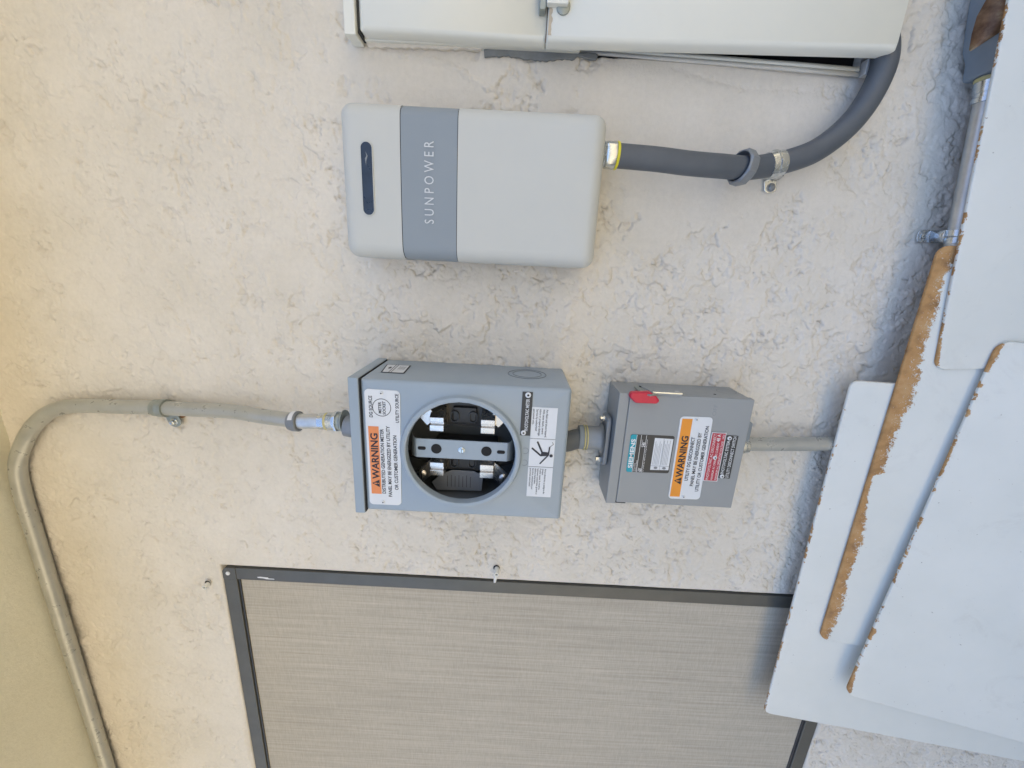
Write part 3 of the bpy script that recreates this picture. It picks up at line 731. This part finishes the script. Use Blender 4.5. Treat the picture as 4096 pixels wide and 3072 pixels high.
# round knockout dimples below the ring
for xk, zk in ((-.2475, 1.4768), (-.2665, 1.4772)):
    mb = MB(); ring(mb, xk, zk, .0048, .0007, W1 + .0003, 0, 24); obj('knockout', mb, paint('score line', (.20, .23, .25), .5, .05, 0), mt)
# side knockout and side sticker (on the right hand side of the box)
XS = ax1
mb = MB()
for r1, r2, k in ((.0300, .0285, .0004), (.0225, .0215, .0005)):
    a = [2 * math.pi * q / 48 for q in range(48)]
    mb.loops([[Vector((XS + k, -(.053 + r1 * .95 * math.cos(q)), 1.4785 + r1 * math.sin(q))) for q in a], [Vector((XS + k + .0006, -(.053 + (r1 + r2) / 2 * .95 * math.cos(q)), 1.4785 + (r1 + r2) / 2 * math.sin(q))) for q in a], [Vector((XS + k, -(.053 + r2 * .95 * math.cos(q)), 1.4785 + r2 * math.sin(q))) for q in a]])
obj('side_knockout', mb, paint('scored enamel', (0.19, 0.215, 0.235), 0.5, 0.05, 0), mt)
mb = MB()
def sx(k): return lambda u, v: Vector((XS + k, -u, v))
mb.add([sx(.0006)(.0370, 1.7005), sx(.0006)(.0370, 1.6618), sx(.0006)(.0885, 1.6590), sx(.0006)(.0885, 1.6938)], [(0, 1, 2, 3)], 0)
mb.add([sx(.0009)(.0395, 1.6985), sx(.0009)(.0395, 1.6640), sx(.0009)(.0862, 1.6610), sx(.0009)(.0862, 1.6918)], [(0, 1, 2, 3)], 1)
for zz_ in (1.6850, 1.6815): mb.add([sx(.0011)(.0375, zz_), sx(.0011)(.0375, zz_ - .0010), sx(.0011)(.088, zz_ - .0030), sx(.0011)(.088, zz_ - .0020)], [(0, 1, 2, 3)], 0)
for k in range(5):
    zt = 1.6755 - k * .0022; mb.add([sx(.0011)(.048, zt), sx(.0011)(.048, zt - .0008), sx(.0011)(.068, zt - .0012), sx(.0011)(.068, zt - .0004)], [(0, 1, 2, 3)], 2)
mb.add([sx(.0011)(.060 + .006 * math.cos(q), 1.6885 + .0022 * math.sin(q)) for q in [k * .5 for k in range(12)]], [tuple(range(12))], 0)
obj('side_sticker', mb, [M['ink'], M['white'], M['greyink']], mt)
# inside the socket
bw = 0.112
mb = MB()
bxa, bxb = -.2725, -.2430
prof = [(1.6480, bw - .016), (1.6400, bw - .002), (1.6370, bw), (1.5030, bw), (1.5000, bw - .002), (1.4930, bw - .016)]
mb.loops([[P(bxa - (.004 if i in (0, 5) else 0), w, z), P(bxb + (.004 if i in (0, 5) else 0), w, z), P(bxb, w - .002, z), P(bxa, w - .002, z)] for i, (z, w) in enumerate(prof)], 0, True, True, True)
br = obj('centre_bar', mb, M['grey'], mt, 0, 30)
mb = MB()
def disc(mb, cx, cz, rx, rz, w, mi=0): mb.flat([(cx + rx * math.cos(q), cz + rz * math.sin(q)) for q in [2 * math.pi * k / 28 for k in range(28)]], w, mi)
for zc in (1.6075, 1.5335):
    mb = MB(); disc(mb, -.2577, zc, .0078, .0078, bw + .0004); obj('hole', mb, M['hole'], br)
for zc in (1.6290, 1.5120):
    mb = MB(); mb.flat([(x, z) for x, z in rrect(-.2605, -.2550, zc - .006, zc + .006, .0026, 5)], bw + .0004); obj('slot', mb, M['hole'], br)
mb = MB(); mb.lathe(P(-.2577, bw, 1.5703), P(0, 1, 0), [(0, .0052), (.0012, .0052), (.0013, .0042), (.0035, .0040), (.004, .0034)], 6, nsides=6); mb.box(-.2610, -.2545, bw + .0041, bw + .0043, 1.5698, 1.5708, 1)
obj('screw', mb, [M['zinc'], M['ink']], br)
JW = .100
def jaw(dx, zc, flip):
    pr_ = [(-.203, .060), (-.2035, .074), (-.2115, .097), (-.2140, .0995), (-.2205, .1000), (-.2220, .0955), (-.2245, .0955), (-.2260, .1000), (-.2355, .0995), (-.2380, .060)]
    mb = MB(); z0_, z1_ = zc - .0105, zc + .0105
    mb.loops([[P(x + dx, w, z0_) for x, w in pr_], [P(x + dx, w, z1_) for x, w in pr_]], 0, True, True, True)
    o = obj('jaw', mb, M['silver'], mt, 0.0006, 30); return o
jaws = [jaw(0, 1.6095, 0), jaw(0, 1.5335, 0), jaw(-.0735, 1.6095, 1), jaw(-.0735, 1.5330, 1)]
# slots in the lower pair
for zc in (1.6115, 1.5385):
    mb = MB(); 
    s0 = P(-.2815, .0905, zc); 
    mb.loops([[s0 + P(x * 1.0, x * -2.3 + .0012, z) for x, z in rrect(-.0022, .0022, -.0065, .0065, .0020, 4)], [s0 + P(x * .55, x * -1.3 + .0016, z * .8) for x, z in rrect(-.0022, .0022, -.0065, .0065, .0020, 4)]], 0, True, False, True)
    obj('jaw_slot', mb, M['zinc'], mt)
# angled bus tabs behind the jaws
def busbar(x, z, ang, bolt, L=.040):
    c, s = math.cos(ang), math.sin(ang); w_ = .086 if not bolt else .080
    q = [(-.0105, 0), (.0105, 0), (.0105, L), (-.0105, L)]
    mb = MB(); mb.prism([(x + c * v - s * u, z + s * v + c * u) for u, v in q], w_, w_ + .003)
    o = obj('bus_tab', mb, M['silver'], mt, 0.0006)
    if bolt:
        bx, bz = x + c * .028, z + s * .028
        mb = MB(); mb.lathe(P(bx, w_ + .003, bz), P(0, 1, 0), [(0, .0068), (.002, .0068), (.003, .0050), (.0045, .0048), (.005, .003)], 20); mb.box(bx - .005, bx + .005, w_ + .0082, w_ + .0084, bz - .0006, bz + .0006, 1)
        obj('bolt', mb, [M['silver'], M['ink']], o)
busbar(-.224, 1.618, math.radians(42), False, .036); busbar(-.222, 1.526, math.radians(-42 + 360), False, .030)
busbar(-.298, 1.615, math.radians(132), True, .050); busbar(-.298, 1.528, math.radians(228), True, .050)
# service wires
for (xa, za, xb, zb) in ((-.214, 1.700, -.214, 1.625), (-.300, 1.700, -.297, 1.622), (-.216, 1.440, -.216, 1.520), (-.298, 1.440, -.297, 1.518)):
    mb = MB(); mb.tube(spline([P(xa, .045, za), P((xa + xb) / 2 + .006, .060, (za + zb) / 2), P(xb, .072, zb)], 6), .0055, 14); obj('wire', mb, M['black'], mt)
# insulating blocks
for dx, sgn in ((0, 1), (-.077, 1)):
    mb = MB()
    mb.box(-.232 + dx, -.205 + dx, .010, .072, 1.553, 1.590); mb.box(-.238 + dx, -.198 + dx, .010, .066, 1.520, 1.623)
    ib = obj('insulator_block', mb, M['black'], mt, 0.002)
    mb = MB()
    for zc in (1.5580, 1.5865): 
        a = rrect(-.229 + dx, -.211 + dx, zc - .0065, zc + .0065, .006, 5); b2 = rrect(-.2275 + dx, -.2125 + dx, zc - .005, zc + .005, .0048, 5)
        mb.loops([[P(x, .0722, z) for x, z in a], [P(x, .0755, z) for x, z in a], [P(x, .0755, z) for x, z in b2], [P(x, .0722, z) for x, z in b2]])
    obj('terminal_collar', mb, M['blackplate'], ib)
mb = MB(); mb.box(-.198, -.188, .050, .056, 1.545, 1.600); obj('fin', mb, M['blackplate'], mt, .001)
mb = MB(); mb.prism([(-.3365, 1.6230), (-.3215, 1.6080), (-.3130, 1.5900), (-.3130, 1.5560), (-.3200, 1.5400), (-.3480, 1.5420), (-.3500, 1.6150)], 0.0700, 0.0706)
sh = obj('instruction_sheet', mb, M['sheet'], mt)
mb = MB()
for k in range(7): mb.box(-.343, -.3235 + .002 * (k % 2), .0708, .0709, 1.560 + k * .0062, 1.5607 + k * .0062)
obj('printed_lines', mb, M['ink'], sh)

# ------------------------------------------------------------------ nipple between meter box and switch
nip = thing('conduit_nipple', 'short dark grey pipe joining the meter box and the switch below', 'pipe', (-0.262, 0.035, 1.36))
mb = MB(); mb.tube(spline([P(-.2680, .042, 1.4192), P(-.2665, .040, 1.405), P(-.2625, .037, 1.390), P(-.2590, .035, 1.374), P(-.2585, .035, 1.362)], 6), .0165, 28)
obj('tube', mb, M['hose'], nip)
dN = P(0.01, 0, -1)
mb = MB(); mb.lathe(P(-.2595, .035, 1.3875), dN, [(0, .0168), (.001, .0195), (.008, .0202), (.0085, .0195)], 30); obj('collar', mb, M['pvc'], nip)
for k in (0.0095, 0.0135):
    mb = MB(); mb.lathe(P(-.2595, .035, 1.3875), dN, [(k - .0012, .0195), (k - .0008, .0208), (k + .0008, .0208), (k + .0012, .0195)], 30); obj('gasket', mb, M['paleyellow'], nip)
mb = MB(); mb.lathe(P(-.2595, .035, 1.3875), dN, [(.008, .0192), (.034, .0196), (.037, .0215), (.0385, .026)], 30)
hb = obj('hub', mb, M['cast'], nip, 0, 50)
mb = MB(); pl_ = [(x, z) for x, z in rrect(-.0430, .0430, -.018, .018, .010, 5)]
mb.loops([[P(-.2600 + x, .035 + z, h) for x, z in pl_] for h in (1.3381, 1.3470)], 0, True, True, True)
obj('hub_flange', mb, M['cast'], hb, 0.003, seg=3)
for xb in (-.2240, -.2960):
    mb = MB(); mb.lathe(P(xb, .035, 1.3470), P(0, 0, 1), [(0, .0055), (.0025, .0055), (.0026, .0042), (.007, .0042), (.0075, .003)], 6, nsides=8); obj('screw', mb, M['zinc'], hb)

# ------------------------------------------------------------------ disconnect switch
sw_ = thing('disconnect_switch', 'grey disconnect switch box with red handle on its side', 'switch box', (-0.262, 0, 1.134))
sx0, sx1, sz0, sz1, sW = -0.3590, -0.1700, 1.1320, 1.3372, 0.070
mb = MB(); mb.box(sx0 + .0045, sx1, 0, sW - .002, sz0 + .003, sz1 - .0005)
obj('body', mb, M['grey2'], sw_, 0.0015)
mb = MB()
mb.prism([(sx0, 1.3215), (sx1 + .0004, 1.3215), (sx1 + .0004, sz1), (sx0, sz1)], .010, sW)
obj('top_flange', mb, M['grey2'], sw_, 0.0012)
mb = MB()
mb.prism([(sx0 + .003, sz0), (sx1 + .0003, sz0), (sx1 + .0003, 1.3208), (sx0 + .003, 1.3208)], sW - .012, sW + .0004)
obj('door', mb, M['grey2'], sw_, 0.0012)
mb = MB(); mb.box(sx0 + .001, sx0 + .0045, sW - .008, sW - .001, 1.305, 1.3212); obj('notch', mb, M['line'], sw_)
WS = sW + .0004
# manufacturer's label
q_ = [(-.3000, 1.3118), (-.2355, 1.3118), (-.2350, 1.2435), (-.2990, 1.2435)]
ml = plate('rating_label', q_, WS, M['blackplate'], sw_, .003, .0005, 0)
mb = MB(); tw = WS + .0007
mb.prism([(-.3000, 1.3020), (-.2355, 1.3025), (-.2355, 1.3095), (-.2380, 1.3118), (-.2975, 1.3118), (-.3000, 1.3095)], tw - .0001, tw, 0)
text(mb, 'SIEMENS', (-.2930, 1.3035), (-.2430, 1.3037), .0065, front(tw + .0002), 1, .03)
for z_ in (1.3018, 1.2950, 1.2870): mb.box(-.2995, -.2358, tw, tw + .0001, z_, z_ + .0006, 1)
text(mb, 'General Duty', (-.2985, 1.2988), (-.2840, 1.2988), .0022, front(tw), 1, .0)
text(mb, 'Enclosed Switch', (-.2985, 1.2960), (-.2790, 1.2960), .0022, front(tw), 1, .0)
text(mb, 'Amps', (-.2985, 1.2920), (-.2920, 1.2920), .0022, front(tw), 1, .0)
text(mb, '60', (-.2985, 1.2880), (-.2930, 1.2880), .0042, front(tw), 1, .02)
text(mb, 'Volts A.C.', (-.2560, 1.2920), (-.2430, 1.2920), .0022, front(tw), 1, .0)
text(mb, '240', (-.2560, 1.2880), (-.2480, 1.2880), .0042, front(tw), 1, .02)
text(mb, 'See inside for additional rating information', (-.2985, 1.2845), (-.2430, 1.2845), .0018, front(tw), 1, .0)
mb.flat([(-.2945, 1.2740), (-.2395, 1.2740), (-.2400, 1.2450), (-.2935, 1.2450)], tw, 2)
for k in range(5):
    mb.box(-.2850, -.2450 - (k % 3) * .004, tw + .0001, tw + .0002, 1.2712 - k * .0022, 1.2717 - k * .0022, 3)
    mb.box(-.2850, -.2430 - (k % 2) * .006, tw + .0001, tw + .0002, 1.2578 - k * .0022, 1.2583 - k * .0022, 3)
mb.box(-.2940, -.2400, tw + .0001, tw + .0003, 1.2592, 1.2596, 3); mb.box(-.2872, -.2868, tw + .0001, tw + .0003, 1.2452, 1.2738, 3)
for zc in (1.2660, 1.2525): disc(mb, -.2903, zc, .0022, .0030, tw + .0004, 3)
obj('lettering', mb, [M['teal'], M['whiteink'], M['white'], M['greyink']], ml)
# tilted warning plate
q_ = [(-.3440, 1.2376), (-.2018, 1.2400), (-.2008, 1.1902), (-.3430, 1.1865)]
wp = plate('warning_plate', q_, WS, M['white'], sw_, .006)
mb = MB(); tw = WS + .0011; fq = quad_map(q_)
def FQ(u, v): return fq(u, v)
mb.flat([FQ(.03, .96), FQ(.975, .94), FQ(.975, .62), FQ(.03, .65)], tw, 0)
text(mb, 'WARNING', FQ(.275, .675), FQ(.775, .665), .0105, front(tw + .0002), 1, .028)
p_ = FQ(.23, .68); warn_tri(mb, p_[0], p_[1], .0115, tw + .0002, 1, 0)
text(mb, 'UTILITY DG DISCONNECT', FQ(.235, .475), FQ(.765, .460), .0055, front(tw), 1, .022)
text(mb, 'PANEL MAY BE ENERGIZED BY', FQ(.170, .285), FQ(.820, .270), .0055, front(tw), 1, .022)
text(mb, 'UTILITY OR CUSTOMER GENERATION', FQ(.105, .095), FQ(.895, .080), .0055, front(tw), 1, .022)
obj('lettering', mb, [M['orange2'], M['ink']], wp)
rivet(wp, -.2056, 1.2150, WS + .001); rivet(wp, -.3390, 1.2135, WS + .001)
q_ = [(-.3082, 1.1878), (-.2250, 1.1882), (-.2247, 1.1655), (-.3084, 1.1648)]
rp = plate('red_plate', q_, WS + .0012, M['white'], sw_, .0003, .0006, 0)
mb = MB(); tw = WS + .0020; fq2 = quad_map(q_)
mb.flat([fq2(.012, .95), fq2(.988, .95), fq2(.988, .05), fq2(.012, .05)], tw, 0)
text(mb, 'PHOTOVOLTAIC AC DISCONNECT', fq2(.03, .66), fq2(.97, .66), .0044, front(tw + .0002), 1, .0)
text(mb, 'MAXIMUM AC OPERATING CURRENT', fq2(.03, .36), fq2(.80, .36), .0036, front(tw + .0002), 1, .0)
text(mb, '48 A', fq2(.82, .36), fq2(.97, .36), .0056, front(tw + .0002), 1, .015)
text(mb, 'MAXIMUM AC OPERATING VOLTAGE:  240V', fq2(.03, .09), fq2(.97, .09), .0036, front(tw + .0002), 1, .0)
obj('lettering', mb, [M['red'], M['whiteink']], rp)
rivet(rp, -.2670, 1.1760, tw, .0032)
q_ = [(-.3022, 1.1648), (-.2288, 1.1650), (-.2293, 1.1458), (-.3027, 1.1455)]
bp2 = plate('black_plate', q_, WS, M['blackplate'], sw_, .0003, .0010, 0)
mb = MB(); tw = WS + .0013
text(mb, 'PHOTOVOLTAIC SYSTEM', (-.2945, 1.1570), (-.2385, 1.1572), .0050, front(tw), 0, .015)
text(mb, 'UTILITY DISCONNECT SWITCH', (-.3015, 1.1482), (-.2302, 1.1485), .0050, front(tw), 0, .015)
obj('lettering', mb, M['ink_pale'], bp2)
rivet(bp2, -.2336, 1.1590, WS + .001, .0034); rivet(bp2, -.2990, 1.1585, WS + .001, .0034)
# embossed OFF mark and dimple
mb = MB(); text(mb, 'OFF', (-.1985, 1.1865), (-.1805, 1.1865), .006, front(WS + .00015))
obj('embossed_lettering', mb, paint('embossed enamel', (0.225, .25, .27), .4, .03, 0), sw_)
# side handle, hasp
XR = sx1
mb = MB()
def side(k, u, v): return Vector((XR + k, -u, v))
hl = [side(.0015, .040, 1.3075), side(.0015, .034, 1.303), side(.0015, .033, 1.2920), side(.0015, .055, 1.279), side(.0015, .080, 1.2850), side(.0015, .086, 1.2960), side(.0015, .078, 1.3030), side(.0015, .050, 1.3080)]
mb.loops([hl, [p + Vector((.0028, 0, 0)) for p in hl]], 0, True, True, True)
lv = obj('lever', mb, M['zinc_green'], sw_, 0.0008)
mb = MB(); mb.add([side(.0046, .043 + .005 * math.cos(q), 1.2985 + .0022 * math.sin(q)) for q in [k * .5236 for k in range(12)]], [tuple(range(12))]); obj('lever_hole', mb, M['hole'], lv)
mb = MB()
hp_ = [(.0, .070, 1.3245), (.0, .089, 1.3165), (-.0015, .0895, 1.2935), (-.001, .075, 1.2860), (0, .066, 1.2900), (0, .062, 1.3130)]
hp_ = [(-.1800, 1.3165, .080), (-.1685, 1.3230, .072)]
rl_ = [(-.1840, 1.3150), (-.1740, 1.3250), (-.1685, 1.3235), (-.1665, 1.2960), (-.1690, 1.2890), (-.1790, 1.2830), (-.1840, 1.2860)]
mb.prism([(-.1815, 1.3150), (-.1725, 1.3250), (-.1650, 1.3235), (-.1630, 1.2950), (-.1690, 1.2850), (-.1765, 1.2785), (-.1810, 1.2830)], .0706, .0820)
obj('red_grip', mb, M['redplastic'], lv, 0.003, seg=4)
mb = MB(); ha = [side(.0, .040, 1.2960), side(.0, .072, 1.2945), side(.0, .074, 1.2480), side(.0, .040, 1.2440)]
ha = [(.046, 1.2985), (.073, 1.2900), (.075, 1.2440), (.043, 1.2350)]
mb.loops([[side(.0006, u, v) for u, v in ha], [side(.0060, u, v) for u, v in ha]], 0, True, True, True)
hs = obj('hasp', mb, M['grey2'], sw_, 0.001)
mb = MB(); mb.box(XR + .0045, XR + .0064, .0748, .0762, 1.2450, 1.2895); obj('hasp_edge', mb, M['zinc'], hs)
mb = MB(); mb.add([side(.0063, .066 + a, 1.250 + b_) for a, b_ in ((-.0015, -.004), (.0015, -.004), (.0015, .003), (-.0015, .003))], [(0, 1, 2, 3)]); obj('hasp_slot', mb, M['whiteink'], hs)
mb = MB(); mb.add([side(.0004, .030 + .014 * math.cos(q), 1.156 + .015 * math.sin(q)) for q in [2 * math.pi * k / 30 for k in range(30)]], [tuple(range(30))])
mb2 = MB(); a = [2 * math.pi * q / 40 for q in range(40)]
mb2.loops([[side(.0004, .030 + .014 * math.cos(q), 1.156 + .015 * math.sin(q)) for q in a], [side(.0004, .030 + .0132 * math.cos(q), 1.156 + .0142 * math.sin(q)) for q in a]])
obj('side_knockout', mb2, paint('score line dark', (.17, .19, .20), .5, .05, 0), sw_)
mb = MB(); mb.lathe(P(XR, .050, 1.1835), P(1, 0, 0), [(0, .0022), (.0003, .002)], 12); obj('side_hole', mb, M['hole'], sw_)
# bottom padlock tab
mb = MB(); mb.prism(rrect(-.2430, -.2110, 1.1180, 1.1325, .004, 4), .052, .056)
bt = obj('padlock_tab', mb, M['pvc'], sw_, 0.001)
# lower conduit
lc = thing('steel_conduit', 'short straight conduit going down from the switch behind white boards', 'conduit', (-0.256, 0.025, 1.13))
mb = MB(); mb.tube([P(-.2605, .025, 1.118), P(-.2600, .025, 1.08), P(-.2525, .024, .9597), P(-.245, .022, .84)], .0118, 28)
obj('tube', mb, M['emt_painted'], lc)
mb = MB(); dL = P(.03, 0, -1)
mb.lathe(P(-.2607, .033, 1.1318), dL, [(0, .0150), (.003, .0155), (.005, .0140), (.006, .0160), (.012, .0160), (.0135, .0145), (.018, .0145), (.020, .013), (.026, .0128)], 8, nsides=24)
obj('connector', mb, M['zinc'], lc, 0, 30)

# ------------------------------------------------------------------ low horizontal conduit with fitting
hc = thing('steel_conduit', 'shiny horizontal conduit low on the wall behind the leaning boards', 'conduit', (0.2, 0.03, 0.86))
def HC(x): return P(x, .028, .8683 + (x - .08) * .118)
mb = MB(); mb.tube([HC(-.45), HC(0), HC(.15), HC(.285)], .0118, 28)
obj('tube', mb, M['emt'], hc)
dH = (HC(.3) - HC(0)).normalized()
mb = MB(); mb.lathe(HC(.2475), dH, [(0, .0122), (.0005, .0145), (.006, .0148), (.007, .0135), (.011, .0135), (.012, .0148), (.019, .0148), (.020, .0150), (.025, .0150)], 28)
obj('coupling', mb, M['zinc'], hc)
mb = MB(); mb.lathe(HC(.2725), dH, [(0, .0148), (.0006, .0154), (.004, .0154), (.0046, .015)], 28); obj('sealing_ring', mb, M['paleyellow'], hc)
mb = MB(); z_ = lambda x: .8683 + (x - .08) * .118
mb.prism([(.277, z_(.277) - .022), (.277, z_(.277) + .0155), (.298, z_(.298) + .016), (.312, z_(.312) + .023), (.36, z_(.36) + .026), (.52, z_(.52) + .024), (.52, z_(.52) - .03)], .004, .052)
obj('fitting_body', mb, M['pvc'], hc, 0.004, seg=3)
st3 = thing('pipe_strap', 'blue tinged one-hole strap on the low horizontal conduit', 'pipe strap', (0.08, 0, 0.87), 'straps holding conduits to the wall')
mb = MB(); mb.lathe(HC(.080), dH, [(-.009, .0120), (-.009, .0134), (-.001, .0136), (0, .0148), (.001, .0136), (.009, .0134), (.009, .0120)], 30)
obj('band', mb, M['zinc'], st3)
mb = MB()
mb.loops([[P(.0715, .0270, .8762), P(.0885, .0270, .8780)], [P(.0718, .0150, .8790), P(.0887, .0150, .8808)], [P(.0722, .0042, .8835), P(.0890, .0042, .8850)]], 0, False)
e = obj('tab_bend', mb, M['zinc'], st3); s_ = e.modifiers.new('s', 'SOLIDIFY'); s_.thickness = .0018
mb = MB(); mb.prism([(.0725, .866), (.0890, .868), (.0900, .895), (.0885, .9010), (.0855, .9030), (.0780, .9030), (.0730, .9005), (.0715, .896)], .0015, .004)
tab = obj('tab', mb, M['zinc'], st3, .0008)
mb = MB(); mb.lathe(P(.0810, .004, .8935), P(0, 1, 0), [(0, .0048), (.0005, .0048), (.0008, .0036), (.0022, .0030), (.0028, .001)], 18); obj('screw', mb, M['zinc'], tab)
# dry leaf
mb = MB()
A_ = [P(.301, .034, .9330), P(.314, .048, .9310), P(.330, .055, .9240), P(.345, .057, .9180), P(.358, .056, .9240)]
B_ = [P(.301, .034, .9330), P(.314, .052, .9200), P(.330, .056, .9120), P(.344, .058, .9080), P(.358, .056, .9240)]
C_ = [P(.303, .032, .9340), P(.318, .036, .9400), P(.336, .038, .9420), P(.352, .042, .9400), P(.366, .046, .9300)]
mb.loops([C_, A_, B_], 0, False)
lf = obj('dry_leaf', mb, M['leaf'], None, 0, 60); s_ = lf.modifiers.new('s', 'SOLIDIFY'); s_.thickness = .0006
tag(lf, 'curled brown dead leaf lying on the grey conduit fitting', 'leaf')

# ------------------------------------------------------------------ white boards leaning on the wall
def board(label, PR, PL, lean, width_end, th, keys, seed, r=0.012, hgt=None, smudge=.3, chip=.0035):
    """PR, PL: right and left end of the top edge (x, w, z)"""
    a = P(*PR); b_ = P(*PL); u = (a - b_).normalized(); wid = width_end or (a - b_).length
    mid_ = (b_ + u * (wid / 2)) if width_end else (a + b_) / 2
    dn_ = Vector((0, -math.sin(lean), -math.cos(lean))); dn_ = (dn_ - u * dn_.dot(u)).normalized()
    up_v = -dn_; nrm = up_v.cross(u)             # local y: into the wall side
    if nrm.y < 0: nrm = -nrm
    h = hgt or (mid_.z / math.cos(lean) - 0.004)
    mb = MB()
    lp = rrect(-wid / 2, wid / 2, -h, 0, r, 8)
    def L(ins, y):
        return [Vector((x * (1 - 2 * ins / wid), y, -h / 2 + (z + h / 2) * (1 - 2 * ins / h))) for x, z in lp]
    mb.loops([L(.0012, 0), L(.0004, .0004), L(0, .0014), L(0, th - .0010), L(.0008, th)], 0, True, True, True)
    o = obj('white_board', mb, board_mat('worn melamine board', keys, wid, h, seed=seed, chip=chip, smudge=smudge), None, 0, 50, origin=(0, 0, 0))
    Mx = Matrix((u, nrm, up_v)).transposed().to_4x4(); Mx.translation = mid_
    if Mx.to_3x3().determinant() < 0: Mx = Mx
    o.matrix_world = Mx
    tag(o, label, 'board', 'worn white boards leaning against the wall'); return o
rad = math.radians
DR, DL = (.3383, .066, .9355), (-.1110, .066, .8757)
board('rearmost white board, its chipped top edge nearest the wall', (-.1389, .040, .9701), (-.8375, .040, .9567), rad(9), None, .005,
      [(0, .08), (.03, .02), (.3, .015), (.5, .045), (.58, .05), (.62, .015), (.8, .035), (.9, .05), (1, .04)], 1.3, chip=.0030)
board('white board with a wide peeled brown strip along its top', (.0637, .055, .9149), (-.6282, .055, .9077), rad(10), None, .005,
      [(0, .25), (.05, .32), (.12, .42), (.19, .32), (.31, .38), (.365, .30), (.47, .10), (.487, .12), (.495, .36), (.59, .36), (.68, .54), (.77, .44), (.95, .37), (.98, .60), (1, .70)], 4.1, r=.014)
board('tilted white board at the right, lying over the peeled one', DR, DL, rad(10.5), .70, .005,
      [(0, .10), (.05, .05), (.12, .012), (.24, .01), (.28, .06), (.33, .01), (.5, .006), (.7, .015), (1, .01)], 7.7, r=.015, chip=.0024)
board('frontmost large white board with a thin chipped brown rim', (-.0602, .083, .8169), (-.7236, .083, .8565), rad(12), None, .005,
      [(0, .16), (.04, .12), (.08, .06), (.18, .05), (.22, .11), (.24, .04), (.5, .022), (.8, .03), (.93, .07), (.97, .12), (1, .14)], 9.4, r=.018, smudge=.45, chip=.0026)
